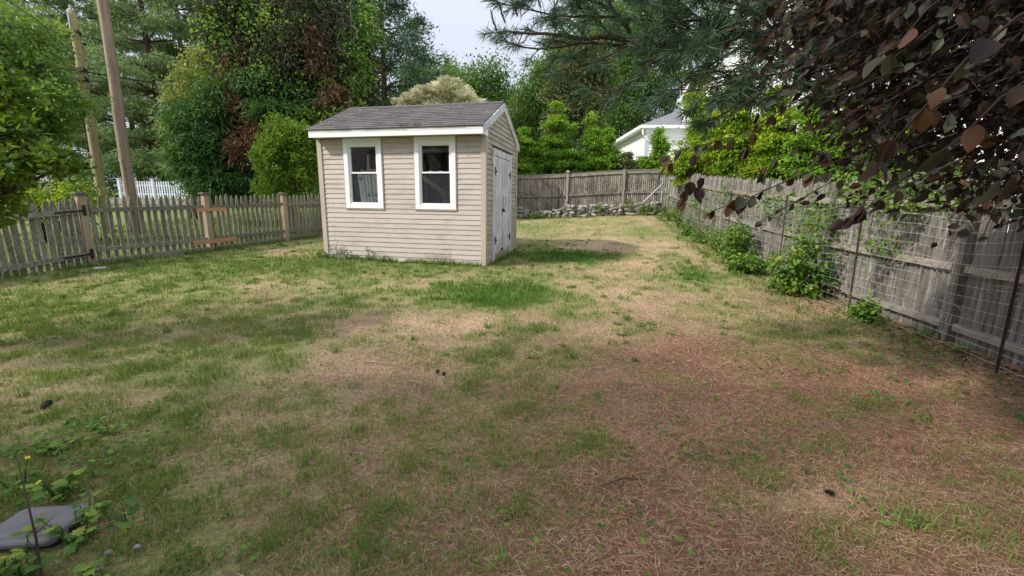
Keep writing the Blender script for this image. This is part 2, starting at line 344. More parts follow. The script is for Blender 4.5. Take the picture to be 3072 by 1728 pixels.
def crown_leaves(blobs, per, spread, ln, wd, up=.6, droop=.25, shell=.4, rnd_bias=None, flat=1.0):
    """leaf clusters spread through ellipsoids: blobs = [(centre, radii, n_clusters)].  Returns kites, rnd, cluster centres"""
    Ks = []; R = []; CC = []
    for c, r, n in blobs:
        c = np.array(c, float); r = np.array(r, float)
        q = in_ball(n, shell); cc = c + q * r; CC.append(cc)
        m = n * per
        k = np.repeat(np.arange(n), per)
        pos = cc[k] + rng.normal(size=(m, 3)) * spread * np.array([1, 1, flat])
        out = unit(q[k] * np.array([1, 1, .7]) + 1e-6)
        d = unit(out * .6 + rng.normal(size=(m, 3)) * .6 + np.array([0, 0, -droop]))
        nr = unit(rng.normal(size=(m, 3)) * .7 + np.array([0, 0, up]) + out * .3)
        s = rng.uniform(.65, 1.25, m)
        Ks.append(kite(pos, d, nr, ln * s, wd * s))
        cr = rng.random(n)
        R.append(np.clip(cr[k] * .55 + rng.random(m) * .45, 0, 1))
    return np.concatenate(Ks), np.concatenate(R), np.concatenate(CC)

def trunk_mb(base, top, r0, r1, limbs, wob=.1, n=9):
    mb = MB(); base = Vector(base); top = Vector(top)
    pts = []; rad = []
    for i in range(8):
        t = i / 7; p = base.lerp(top, t)
        if 0 < i < 7: p += Vector((random.uniform(-wob, wob), random.uniform(-wob, wob), 0))
        pts.append(p); rad.append((r0 * (1 - t) + r1 * t) * (1.35 if i == 0 else 1))
    mb.tube(pts, rad, n)
    for tp in limbs:
        tp = Vector(tp)
        t = min(.95, max(.2, (tp.z - base.z) / max(.1, (top.z - base.z)) - random.uniform(.05, .25)))
        a = base.lerp(top, t); mid = a.lerp(tp, .5) + Vector((0, 0, -.06 * (tp - a).length))
        rr = max(.012, (r0 * (1 - t) + r1 * t) * .45)
        mb.tube([a, mid, tp], [rr, rr * .6, rr * .2], 5)
    return mb

GAPS = []
def open_sky(C):
    keep = np.ones(len(C), bool)
    for p, r_ in GAPS:
        q = C - np.array(p); a = q @ np.array(SUN_DIR); keep &= ~((np.linalg.norm(q - a[:, None] * np.array(SUN_DIR), axis=1) < r_) & (a > 0))
    return keep
def tree(name, label, loc, top, r0, blobs, mat, per=40, spread=.35, ln=.12, wd=.08, group=None, cat='tree', bark='bark', nlimb=14, up=.6, droop=.25, shell=.4, flat=1.0, r1=None, wob=.12):
    """blobs and top relative to loc"""
    t = thing(name, label, cat, loc, 0, group)
    K, R, CC = crown_leaves(blobs, per, spread, ln, wd, up, droop, shell, flat=flat)
    if name == 'shade_tree':                 # openings in the crown that let the low patch of sun through
        k = open_sky(K.mean(1) + np.array(loc)); K, R = K[k], R[k]
    me = kites_mesh('crown', K, R); link('crown', me, t, mat=M[mat])
    sel = CC[rng.choice(len(CC), min(nlimb, len(CC)), replace=False)]
    mb = trunk_mb((0, 0, -.15), top, r0, r1 or r0 * .25, sel, wob)
    link('trunk', mb.mesh('trunk', M[bark], True), t)
    return t

exec_sections = []
# ================================================================== GROUND
def smooth(a, b, t): t = np.clip((t - a) / (b - a), 0, 1); return t * t * (3 - 2 * t)
def gs(u, v, cx, cy, rx, ry): return np.exp(-(((u - cx) / rx) ** 2 + ((v - cy) / ry) ** 2))
def cover_masks(x, y):
    """worn lawn: green density, fallen-needle share, lushness, bare soil at ground points"""
    x = np.asarray(x, float); y = np.asarray(y, float)
    u, v, d = px_of(np.stack([x, y, H(x, y)], -1))
    inv = y > .8
    u = np.where(inv, u, 1500); v = np.where(inv, v, 1900)
    wv = np.clip((v - 560) / 500, .12, 1.2)
    u = u + (vnoise(x, y, 1.1, 3, 2) - .5) * 330 * wv + (vnoise(x, y, 4, 2, 5) - .5) * 90 * wv; v = v + (vnoise(x, y, 1.3, 3, 6) - .5) * 110 * wv + (vnoise(x, y, 5, 2, 1) - .5) * 30 * wv
    n1 = vnoise(x, y, .9, 4, 1); n2 = vnoise(x, y, 3.2, 3, 2); n3 = vnoise(x, y, 1.7, 3, 4)
    g = .86 - .26 * smooth(1150, 2000, u) - .14 * smooth(900, 1250, v) + .12 * smooth(900, 300, u)
    P = [(350, 730, 500, 60, .3), (1000, 760, 420, 40, .3), (1475, 895, 190, 42, .9), (1700, 768, 150, 26, .7), (1560, 770, 110, 24, .5), (1100, 800, 520, 36, .35), (480, 810, 420, 60, .25), (200, 800, 300, 40, .3), (150, 945, 230, 45, .45), (620, 1150, 200, 50, .35),
         (880, 1060, 260, 45, .2), (1440, 1010, 130, 50, .5), (2060, 825, 75, 26, .9), (1700, 860, 240, 40, .3), (2130, 890, 160, 45, .3), (2250, 1090, 190, 60, .42), (2480, 1260, 300, 110, .3),
         (310, 1270, 240, 60, .55), (150, 1420, 260, 120, .4), (1600, 1100, 200, 60, .25), (1700, 1330, 260, 70, .15), (700, 1620, 260, 80, .3), (1950, 700, 160, 25, .5), (1650, 680, 200, 22, .5), (2020, 700, 60, 16, .4),
         (2370, 1250, 70, 18, .4), (2790, 1580, 120, 40, .5), (2600, 1020, 260, 60, .1), (1850, 1010, 260, 28, .15), (2570, 1610, 70, 60, .5), (1640, 1520, 240, 70, .2)]
    for cx, cy, rx, ry, a in P: g = g + a * gs(u, v, cx, cy, rx, ry)
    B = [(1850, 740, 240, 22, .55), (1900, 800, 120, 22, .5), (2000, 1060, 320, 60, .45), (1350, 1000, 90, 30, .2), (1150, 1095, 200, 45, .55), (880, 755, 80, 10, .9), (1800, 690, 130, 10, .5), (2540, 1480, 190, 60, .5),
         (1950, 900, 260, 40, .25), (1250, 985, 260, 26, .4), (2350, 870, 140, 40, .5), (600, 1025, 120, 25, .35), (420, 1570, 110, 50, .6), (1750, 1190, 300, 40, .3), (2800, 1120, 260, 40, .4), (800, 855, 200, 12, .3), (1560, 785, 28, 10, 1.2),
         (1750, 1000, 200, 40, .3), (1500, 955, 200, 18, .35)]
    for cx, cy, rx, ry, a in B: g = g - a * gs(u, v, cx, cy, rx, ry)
    g = g + (n1 - .5) * 1.3 + (n2 - .5) * 1.2
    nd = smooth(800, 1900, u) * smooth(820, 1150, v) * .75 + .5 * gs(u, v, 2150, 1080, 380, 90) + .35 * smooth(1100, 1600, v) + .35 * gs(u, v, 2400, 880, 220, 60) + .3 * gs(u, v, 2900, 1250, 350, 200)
    nd = np.clip(nd + (n3 - .5) * .7 - .9 * gs(u, v, 2520, 1480, 230, 75), 0, 1)  # needles thinned at lower right: pale straw, partly a sunlit patch put into the colour
    lush = np.clip(.9 * gs(u, v, 1475, 895, 180, 40) + .9 * gs(u, v, 1690, 766, 150, 24) + .5 * gs(u, v, 2060, 825, 75, 24) + .35 * gs(u, v, 900, 790, 500, 30) + .5 * smooth(20, 22, y), 0, 1)
    soil = np.clip(.8 * gs(u, v, 1560, 785, 40, 12) + .5 * gs(u, v, 2420, 900, 170, 45) + .6 * gs(u, v, 2950, 1200, 200, 60) + .5 * gs(u, v, 1150, 1100, 120, 20) + (vnoise(x, y, 2.2, 3, 6) - .55) * 1.9, 0, .85)
    outl = x < -8.04 + .38 * (y - 8.17); outr = (x > 4.2 + .13 * y) | (y > 20.2)
    g = np.where(outl | outr, 1.0, g); lush = np.where(outl, .45 + .5 * (n2 - .5), lush); nd = np.where(outl | outr, 0, nd); soil = np.where(outr, .55, np.where(outl, 0, soil))
    return np.clip(g, 0, 1.3), nd, lush, soil

def axis(a, b, st, lo, hi):
    m = list(np.arange(a, b, st)); k = st * 1.35; p = b
    hi_ = []
    while p < hi: hi_.append(p); p += k; k *= 1.3
    lo_ = []; p = a; k = st * 1.35
    while p > lo: p -= k; k *= 1.3; lo_.append(p)
    return np.array(sorted(lo_) + m + hi_ + [hi])
xs = axis(-9.5, 7.2, .075, -500, 500); ys = axis(.6, 20, .075, -200, 900)
GX, GY = np.meshgrid(xs, ys)
gx, gy = GX.ravel(), GY.ravel()
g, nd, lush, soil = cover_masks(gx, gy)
gz = H(gx, gy)
inyard = (np.abs(gx) < 9.5) & (gy > 0) & (gy < 20)
gz = gz + np.where(inyard, (vnoise(gx, gy, 1.1, 3, 3) - .5) * .05 + (vnoise(gx, gy, 5, 2, 5) - .5) * .02, 0)
# hollow dug out under the shed door
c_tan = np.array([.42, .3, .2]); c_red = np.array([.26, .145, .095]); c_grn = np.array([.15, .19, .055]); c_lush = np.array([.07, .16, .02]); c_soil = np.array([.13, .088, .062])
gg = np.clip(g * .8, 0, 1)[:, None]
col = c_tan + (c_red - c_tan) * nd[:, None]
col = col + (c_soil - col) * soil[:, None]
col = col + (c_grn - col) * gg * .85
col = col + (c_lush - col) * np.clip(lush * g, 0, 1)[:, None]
ny, nx = GX.shape
idx = np.arange(ny * nx).reshape(ny, nx)
fq = np.stack([idx[:-1, :-1], idx[:-1, 1:], idx[1:, 1:], idx[1:, :-1]], -1).reshape(-1, 4)
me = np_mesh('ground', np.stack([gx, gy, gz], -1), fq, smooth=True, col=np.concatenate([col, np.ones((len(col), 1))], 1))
gm = bpy.data.materials.new('worn_lawn'); gm.use_nodes = True; n = gm.node_tree; L = n.links; bs = n.nodes['Principled BSDF']
a_ = n.nodes.new('ShaderNodeAttribute'); a_.attribute_name = 'cover'
geo = n.nodes.new('ShaderNodeNewGeometry')
nz1 = n.nodes.new('ShaderNodeTexNoise'); nz1.inputs['Scale'].default_value = 38; nz1.inputs['Detail'].default_value = 6; nz1.inputs['Roughness'].default_value = .7
L.new(geo.outputs['Position'], nz1.inputs['Vector'])
mr = n.nodes.new('ShaderNodeMapRange'); mr.inputs[1].default_value = .3; mr.inputs[2].default_value = .7; mr.inputs[3].default_value = .5; mr.inputs[4].default_value = 1.45
L.new(nz1.outputs[0], mr.inputs[0])
vm = n.nodes.new('ShaderNodeVectorMath'); vm.operation = 'SCALE'; L.new(a_.outputs['Color'], vm.inputs[0]); L.new(mr.outputs[0], vm.inputs[3])
L.new(vm.outputs[0], bs.inputs['Base Color']); bs.inputs['Roughness'].default_value = 1; bs.inputs['Specular IOR Level'].default_value = .1
bp = n.nodes.new('ShaderNodeBump'); bp.inputs['Strength'].default_value = .8; bp.inputs['Distance'].default_value = .03
L.new(nz1.outputs[0], bp.inputs['Height']); L.new(bp.outputs[0], bs.inputs['Normal'])
ground = link('ground', me, mat=gm); ground['kind'] = 'structure'
def G2(x, y):
    """ground height with the small bumps of the yard"""
    x = np.asarray(x, float); y = np.asarray(y, float)
    return H(x, y) + np.where((np.abs(x) < 9.5) & (y > 0) & (y < 20), (vnoise(x, y, 1.1, 3, 3) - .5) * .05 + (vnoise(x, y, 5, 2, 5) - .5) * .02, 0)

# road beyond the side lawn
rx = np.linspace(-80, -14, 40); rows = []
for yy in (24.2, 25.6, 27.0, 28.2): rows.append(np.stack([rx, np.full(40, yy) + .0 * rx, H(rx, np.full(40, yy)) + .03], -1))
V = np.concatenate(rows); i2 = np.arange(160).reshape(4, 40)
road = link('road', np_mesh('road', V, np.stack([i2[:-1, :-1], i2[:-1, 1:], i2[1:, 1:], i2[1:, :-1]], -1).reshape(-1, 4)), mat=M['asphalt']); road['kind'] = 'structure'

# ------------------------------------------------------------------ lawn cover (uncountable: stuff)
SHED_O = Vector((-.5633, 8.788, .138)); SHED_YAW = math.radians(-13.2058); SW, SD, SH = 3.706, 2.730, 2.5615
def in_shed(x, y, m=.02):
    c, s = math.cos(SHED_YAW), math.sin(SHED_YAW)
    lx = (x - SHED_O.x) * c + (y - SHED_O.y) * s; ly = -(x - SHED_O.x) * s + (y - SHED_O.y) * c
    return (lx > -SW - m) & (lx < m) & (ly > -m) & (ly < SD + m)
BOXC = at(108, 1572, 1.6)
def scatter(n, y0, y1, pw=1.0):
    """random ground points inside the view cone, between two depths"""
    y = y0 + (y1 - y0) * rng.random(n) ** pw
    x = (rng.random(n) * 2 - 1) * (1.34 * y + 1.1)
    k = (x > -8.9 + 0 * y) & (x < 3.75 + .145 * y)
    k &= x > (-8.04 + .38 * (y - 8.17) + .1)          # inside the picket fence
    k &= ~in_shed(x, y)
    k &= ~((np.abs(x - BOXC[0]) < .19) & (np.abs(y - BOXC[1] - .01) < .17))
    return x[k], y[k]
def blades(x, y, h, wd, lean, rnd):
    n = len(x); z = G2(x, y) - .006
    a = rng.random(n) * 2 * np.pi; b = np.stack([np.cos(a), np.sin(a), np.zeros(n)], -1)
    la = rng.random(n) * 2 * np.pi; ld = np.stack([np.cos(la), np.sin(la), np.zeros(n)], -1)
    p = np.stack([x, y, z], -1); h = h[:, None]; wd = wd[:, None]; lean = lean[:, None]
    m = p + ld * h * lean * .35 + np.array([0, 0, 1]) * h * .6
    t = p + ld * h * lean + np.array([0, 0, 1]) * h * np.sqrt(np.maximum(.05, 1 - lean ** 2 * .8))
    V = np.stack([p - b * wd / 2, p + b * wd / 2, m + b * wd * .4, m - b * wd * .4, t], 1)
    return V
BL_F = np.array([[0, 1, 2], [0, 2, 3], [3, 2, 4]])
def blade_mesh(name, V, rnd):
    n = len(V); f = (np.arange(n)[:, None, None] * 5 + BL_F[None]).reshape(-1, 3)
    return np_mesh(name, V.reshape(-1, 3), f, np.repeat(rnd, 3))
VV = []; RR = []; SV = []; SR = []
for (y0, y1, n, hw, pw) in [(.7, 3.0, 115000, .0042, .8), (3.0, 6.0, 135000, .0058, .9), (6.0, 11.0, 120000, .009, .9), (11, 20, 60000, .014, .9)]:
    x, y = scatter(n, y0, y1, pw)
    # tufts: pull points towards clump centres
    tuft = vnoise(x, y, 7, 2, 7)
    g, nd_, lu, so_ = cover_masks(x, y)
    pr = np.clip((g - .05) * 1.1, 0.02, 1) * np.clip(.2 + 2.6 * (tuft - .38), .04, 1) + lu * .6
    k = rng.random(len(x)) < pr
    x1, y1_, g1, l1, t1 = x[k], y[k], g[k], lu[k], tuft[k]
    h = (.02 + .03 * rng.random(k.sum()) + .075 * np.clip(g1, 0, 1.2) * np.clip(t1 - .25, 0, 1) + .045 * l1) * 1.0
    rn = np.clip(.55 - .45 * l1 + .3 * (rng.random(k.sum()) - .5) + .35 * (.75 - g1) + .35 * (vnoise(x1, y1_, .6, 3, 0) - .5) + np.where(rng.random(k.sum()) < .06, .4, 0), 0, 1)
    VV.append(blades(x1, y1_, h, np.full(len(h), hw) * rng.uniform(.7, 1.3, len(h)), rng.uniform(.1, .9, len(h)), rn)); RR.append(rn)
    # dry blades lying between
    k = rng.random(len(x)) < np.clip(.5 - g * .28 - nd_ * .28, .05, 1)
    x1, y1_ = x[k], y[k]
    h = .016 + .034 * rng.random(k.sum())
    SV.append(blades(x1, y1_, h, np.full(len(h), hw * .75), rng.uniform(.75, 1.1, len(h)), h)); SR.append(rng.random(k.sum()))
V = np.concatenate(VV); R = np.concatenate(RR)
o = link('grass', blade_mesh('grass', V, R), mat=M['grass']); tag(o, 'short uneven green grass growing in tufts across the worn lawn', 'grass', None, 'stuff')
V = np.concatenate(SV); R = np.concatenate(SR)
o = link('dry_grass', blade_mesh('dry_grass', V, R), mat=M['straw']); tag(o, 'dry straw coloured grass lying between the green tufts', 'dry grass', None, 'stuff')
# separate coarse tufts standing above the rest
x, y = scatter(2600, 1.3, 13, .8); g, nd_, lu, so_ = cover_masks(x, y)
k = rng.random(len(x)) < np.clip(.12 + .45 * g, 0, .6); x, y = x[k], y[k]
nb_t = rng.integers(14, 46, len(x)); q = np.repeat(np.arange(len(x)), nb_t); rad_ = rng.uniform(.025, .11, len(x))
ang = rng.random(len(q)) * 2 * np.pi; rr0 = rad_[q] * np.sqrt(rng.random(len(q)))
tx = x[q] + rr0 * np.cos(ang); ty = y[q] + rr0 * np.sin(ang); hh_ = (rng.uniform(.03, .085, len(x))[q]) * rng.uniform(.5, 1.1, len(q))
ok = ~in_shed(tx, ty); rn = np.clip(rng.random(len(x))[q] * .5 + rng.random(len(q)) * .3, 0, 1)
Vt = blades(tx, ty, hh_, np.clip(.0016 * ty, .004, .016) * rng.uniform(.7, 1.3, len(q)), rng.uniform(.2, .95, len(q)), rn)[ok]
o = link('coarse_grass', blade_mesh('coarse_grass', Vt, rn[ok]), mat=M['grass']); tag(o, 'coarse dark green grass tufts standing in the bare patches', 'grass tufts', None, 'stuff')
# long grass left by the mower along the shed and fences
ex_, ey_ = [], []
for n__, f in ((900, lambda t: (SHED_O + Matrix.Rotation(SHED_YAW, 3, 'Z') @ Vector((-SW * t, -.03 - abs(random.gauss(0, .05)), 0)))), (320, lambda t: (SHED_O + Matrix.Rotation(SHED_YAW, 3, 'Z') @ Vector((.04 + abs(random.gauss(0, .05)), SD * t, 0)))),
               (1500, lambda t: Vector((-8.9 + .38 * 7.2 * t + .12 + abs(random.gauss(0, .08)), 5.9 + 7.4 * t, 0))), (900, lambda t: Vector((4.3 + 2.0 * t - .5 - abs(random.gauss(0, .12)), 4.5 + 13 * t, 0))), (700, lambda t: Vector((.2 + 6 * t, 18.3 - 1.1 * t + random.gauss(0, .12), 0)))):
    for _ in range(n__): p = f(random.random()); ex_.append(p.x); ey_.append(p.y)
ex_ = np.array(ex_); ey_ = np.array(ey_); n_ = len(ex_); kk_ = vnoise(ex_, ey_, 2.2, 2, 1) > .36; ex_, ey_ = ex_[kk_], ey_[kk_]; n_ = len(ex_); rn = np.clip(rng.random(n_) * .75, 0, 1)
o = link('long_grass', blade_mesh('long_grass', blades(ex_, ey_, rng.uniform(.05, .17, n_), np.full(n_, .011), rng.uniform(.2, .95, n_), rn), rn), mat=M['grass']); tag(o, 'longer unmown grass along the foot of the shed and fences', 'grass', None, 'stuff')
# leaf litter under the right fence
n_ = 2600; t_ = rng.random(n_); y = 2.2 + 10 * t_ ** 1.2; x = 4.05 + .15 * y - .15 - np.abs(rng.normal(size=n_)) * .42; a = rng.random(n_) * 6.28
K = kite(np.stack([x, y, G2(x, y) + rng.uniform(.004, .025, n_)], -1), np.stack([np.cos(a), np.sin(a), rng.uniform(-.2, .3, n_)], -1), np.tile([0, 0, 1.], (n_, 1)) + rng.normal(size=(n_, 3)) * .4, rng.uniform(.025, .07, n_), rng.uniform(.015, .04, n_))
o = link('leaf_litter', kites_mesh('leaf_litter', K, rng.random(n_)), mat=M['L_dead']); tag(o, 'brown dead leaves gathered along the foot of the right fence', 'leaf litter', None, 'stuff')
# fallen pine needles
NV = []; NR = []
for (y0, y1, n, ww) in [(.7, 3.2, 185000, .0024), (3.2, 7, 80000, .0045), (7, 14, 26000, .009)]:
    x, y = scatter(n, y0, y1, .85)
    g, nd_, lu, so_ = cover_masks(x, y)
    k = rng.random(len(x)) < np.clip(nd_ * 1.0 + .06 - lu, 0, 1) * np.clip(1.15 - g * .5, .2, 1)
    x, y = x[k], y[k]; n_ = len(x)
    a = rng.random(n_) * 2 * np.pi; ln = rng.uniform(.03, .085, n_)
    dv = np.stack([np.cos(a), np.sin(a), rng.uniform(-.05, .25, n_)], -1)
    z = G2(x, y) + rng.uniform(.002, .02, n_)
    K = kite(np.stack([x, y, z], -1), dv, np.tile([0, 0, 1.], (n_, 1)) + rng.normal(size=(n_, 3)) * .3, ln, ww * rng.uniform(.7, 1.4, n_), 0)
    NV.append(K); NR.append(rng.random(n_))
o = link('fallen_needles', kites_mesh('fallen_needles', np.concatenate(NV), np.concatenate(NR)), mat=M['needle_litter'])
tag(o, 'reddish brown pine needles strewn over the bare ground', 'pine needles', None, 'stuff')
# small round leaves of creeping weeds in the turf
x, y = scatter(90000, 1.2, 6.5, .85)
u_, v_, _d = px_of(np.stack([x, y, H(x, y)], -1))
pr = .02 + .75 * gs(u_, v_, 330, 1290, 230, 60) + .8 * gs(u_, v_, 120, 1420, 230, 120) + .3 * gs(u_, v_, 2600, 1180, 380, 120) + .35 * gs(u_, v_, 2580, 1610, 120, 80) + .4 * gs(u_, v_, 2800, 1060, 160, 60) + .07 * gs(u_, v_, 1900, 1560, 500, 140) + .3 * gs(u_, v_, 700, 1620, 300, 90) + .2 * gs(u_, v_, 2130, 1400, 120, 60) + .3 * gs(u_, v_, 2050, 1310, 120, 40) + .12 * gs(u_, v_, 100, 1100, 500, 150)
pr = pr * np.clip((vnoise(x, y, 4, 2, 3) - .45) * 5, 0, 1)
k = rng.random(len(x)) < pr; x, y = x[k], y[k]; n_ = len(x)
a = rng.random(n_) * 2 * np.pi
pos = np.stack([x, y, G2(x, y) + rng.uniform(.012, .06, n_)], -1)
Vl = leaf6(pos, np.stack([np.cos(a), np.sin(a), rng.uniform(-.2, .3, n_)], -1), np.tile([0, 0, 1.], (n_, 1)) + rng.normal(size=(n_, 3)) * .35, rng.uniform(.018, .042, n_), rng.uniform(.016, .034, n_))
o = link('creeping_weeds', leaf6_mesh('creeping_weeds', Vl, rng.random(n_) * .7), mat=M['L_weed']); tag(o, 'low creeping weed leaves scattered through the turf', 'ground cover', None, 'stuff')
# mown lawn blades on the far side of the picket fence
n_ = 30000; y = rng.uniform(7, 22, n_); x = -8.04 + .38 * (y - 8.17) - .1 - rng.random(n_) * 9
h = rng.uniform(.04, .1, n_); rn = np.clip(rng.random(n_) * .7, 0, 1)
o = link('side_lawn', blade_mesh('side_lawn', blades(x, y, h, np.full(n_, .02), rng.uniform(.1, .8, n_), rn), rn), mat=M['grass']); tag(o, 'bright green lawn seen through the gaps of the picket fence', 'lawn', None, 'stuff')
# ================================================================== SHED
shed = thing('shed', 'tan vinyl sided garden shed with grey shingled roof and white double door', 'shed', SHED_O, SHED_YAW)
CO = .1016; NC = 25                          # clapboard course height
W1 = (-3.10, -2.222); W2 = (-1.482, -.600); WB, WT = 1.128, SH - .006
front_frame = MB()
# inner shell: floor, back and side walls, with openings left in the front wall
sh = MB()
T = .05
for x0, x1, z0, z1 in [(-SW, W1[0], 0, SH), (W1[1], W2[0], 0, SH), (W2[1], 0, 0, SH), (W1[0], W1[1], 0, WB), (W2[0], W2[1], 0, WB)]:
    sh.box(x0, x1, .012, T, z0, z1)
sh.box(-SW, -SW + T, T, SD - T, 0, SH); sh.box(-SW, 0, SD - T, SD, 0, SH)
sh.box(-SW + T, -T, T, SD - T, 0, .06)
sh.box(-T, -.012, T, .50, 0, SH); sh.box(-T, -.012, 2.14, SD - T, 0, SH); sh.box(-T, -.012, .50, 2.14, 2.40, SH)
sh.prism([(-.012, 0, SH), (-.012, SD, SH), (-.012, SD / 2, 3.3)], (-.03, 0, 0)); sh.prism([(-SW + .04, 0, SH), (-SW + .04, SD, SH), (-SW + .04, SD / 2, 3.3)], (-.03, 0, 0))
link('wall', sh.mesh('wall', M['darkin']), shed)
def clap(x0, x1, z, gable=False):
    """one lap-siding course: bottom edge stands proud, top tucks in"""
    mb = MB(); b, t, h = .02, .006, CO
    P = [(x0, 0, z), (x1, 0, z), (x1, .012, z), (x0, .012, z), (x0, 0, z + h), (x1, 0, z + h), (x1, .012, z + h), (x0, .012, z + h)]
    P = [(x0, -b + .002, z), (x1, -b + .002, z), (x1, .011, z), (x0, .011, z), (x0, -t, z + h - .002), (x1, -t, z + h - .002), (x1, .011, z + h - .002), (x0, .011, z + h - .002)]
    # small return lip under the butt edge
    mb.hexa(P)
    return mb
for i in range(NC):
    z = .012 + i * CO
    if z + CO > SH + .002: break
    segs = [(-SW + .075, -.075)]
    if z + CO > WB + .02 and z < WT: segs = [(-SW + .075, W1[0] - .02), (W1[1] + .02, W2[0] - .02), (W2[1] + .02, -.075)]
    for a, b in segs:
        link('siding_board', clap(a, b, z).mesh('siding_board', M['vinyl']), shed)
# last narrow course under the soffit
zt = .012 + NC * CO
def gable_board(y0l, y1l, z, y0h, y1h, h):
    b, t = .024, .006
    P = [(b - .002, y0l, z), (b - .002, y1l, z), (-.011, y1l, z), (-.011, y0l, z), (t, y0h, z + h), (t, y1h, z + h), (-.011, y1h, z + h), (-.011, y0h, z + h)]
    mb = MB(); mb.hexa([P[0], P[1], P[2], P[3], P[4], P[5], P[6], P[7]]); return mb
RP0, RSL = 2.66, .462                        # rake line of the gable: z = RP0 + slope * y
def rake_y(z): return max(0.075, (z - RP0) / RSL + .02), min(SD - .075, SD - (z - RP0) / RSL - .02)
for i in range(8 + NC):
    z = .012 + i * CO; h = CO - .002
    if z > 3.2: break
    a0, a1 = (rake_y(z)); b0, b1 = rake_y(z + h)
    if b1 - b0 < .05: break
    if z < 2.36: segs = [(.075, .478, .075, .478), (2.162, SD - .075, 2.162, SD - .075)]
    else: segs = [(a0, a1, b0, b1)]
    for s in segs:
        link('siding_board', gable_board(s[0], s[1], z, s[2], s[3], h).mesh('siding_board', M['vinyldirty']), shed)
mb = MB(); mb.box(-SW - .022, -SW, -.03, SD + .02, 0, SH)                 # far gable, plain cladding
link('side_cladding', mb.mesh('side_cladding', M['vinyldirty']), shed)
# corner posts: L-shaped vinyl trims
for nm, bx in [('corner_trim', [(-.075, .03, -.032, -.0), (.0, .032, -.0, .075)]), ('corner_trim', [(-SW - .03, -SW + .075, -.032, 0)]), ('corner_trim', [(.0, .032, SD - .075, SD + .03)])]:
    mb = MB()
    for x0, x1, y0, y1 in bx: mb.box(x0, x1, y0, y1, -.02, SH + (.02 if y0 < SD - .2 else .06))
    link(nm, mb.mesh(nm, M['cornerpost']), shed)
# ---- roof: deck, shingles, fascia, rakes, soffit
OH = .25; ZE = 2.712; ZR = 3.452; YR = SD / 2; XL, XR = -SW - .10, .012
slope = (ZR - ZE) / (YR + OH)
roof = MB()
for sgn in (0, 1):
    ye = -OH if sgn == 0 else SD + OH
    P = [(XL, ye, ZE - .02), (XR, ye, ZE - .02), (XR, YR, ZR - .02), (XL, YR, ZR - .02), (XL, ye, ZE - .004), (XR, ye, ZE - .004), (XR, YR, ZR - .004), (XL, YR, ZR - .004)]
    if sgn: P = [P[1], P[0], P[3], P[2], P[5], P[4], P[7], P[6]]
    roof.hexa(P)
roof_o = link('roof', roof.mesh('roof', M['shingle']), shed)
NSH = 13; run = math.hypot(YR + OH, ZR - ZE); ex = run / NSH
dirv = Vector((0, YR + OH, ZR - ZE)).normalized(); nrm = Vector((0, -(ZR - ZE), YR + OH)).normalized()
TW = .305
for r in range(NSH):
    xoff = XL - .02 + (r % 2) * TW * .5 - TW * .5 + random.uniform(-.02, .02)
    xk = xoff
    while xk < XR + .02:
        x0 = max(xk + .003, XL - .012); x1 = min(xk + TW - .003, XR + .012); xk += TW
        if x1 - x0 < .03: continue
        lift = .012 + random.uniform(0, .004); jit = random.uniform(-.004, .004)
        a = Vector((0, -OH - .025, ZE - .004 - .025 * slope)) + dirv * (r * ex + jit); b = a + dirv * (ex + .02)
        mb = MB()
        P0 = [Vector((x0, 0, 0)) + a, Vector((x1, 0, 0)) + a, Vector((x1, 0, 0)) + b, Vector((x0, 0, 0)) + b]
        top = [P0[0] + nrm * lift, P0[1] + nrm * lift, P0[2] + nrm * .003, P0[3] + nrm * .003]
        mb.hexa([p - nrm * .001 for p in P0] + top)
        link('shingle', mb.mesh('shingle', M['shingle']), roof_o)
mb = MB()
for sgn in (-1, 1):                           # ridge cap
    for k in range(17):
        x0 = XL + k * .231; y1 = sgn * .1
        mb.hexa([(x0, YR, ZR + .004), (min(x0 + .25, XR + .012), YR, ZR + .012), (min(x0 + .25, XR + .012), YR + y1, ZR + .012 - abs(y1) * slope), (x0, YR + y1, ZR + .004 - abs(y1) * slope),
                 (x0, YR, ZR + .014), (min(x0 + .25, XR + .012), YR, ZR + .024), (min(x0 + .25, XR + .012), YR + y1, ZR + .026 - abs(y1) * slope), (x0, YR + y1, ZR + .016 - abs(y1) * slope)])
link('ridge_cap', mb.mesh('ridge_cap', M['shingle']), roof_o)
FB = 2.556
mb = MB(); mb.box(-SW - .04, .006, -OH, -OH + .022, FB, ZE - .022); mb.box(-SW - .04, .008, -OH - .004, -OH, ZE - .062, ZE - .018)
link('fascia', mb.mesh('fascia', M['white']), shed)
mb = MB(); mb.box(-SW - .04, .006, SD + OH - .022, SD + OH, FB, ZE - .022); link('fascia', mb.mesh('fascia', M['white']), shed)
mb = MB(); mb.box(-SW - .04, -.004, -OH + .022, .0, SH + .001, SH + .014); link('soffit', mb.mesh('soffit', M['soffit']), shed)
for y0, y1 in ((-OH, .105), (SD - .105, SD + OH)):    # boxed eave returns on the gable side
    mb = MB(); zb = FB - .002
    if y0 < 0: poly = [(.006, y0, zb), (.006, y1, zb), (.006, y1, ZE + .02), (.006, y0 , ZE - .03)]
    else: poly = [(.006, y0, zb + .03), (.006, y1, zb + .03), (.006, y1, ZE - .03), (.006, y0, ZE + .02)]
    mb.prism(poly, (.03, 0, 0)); link('eave_return', mb.mesh('eave_return', M['oldwhite' if y0 > 0 else 'white']), shed)
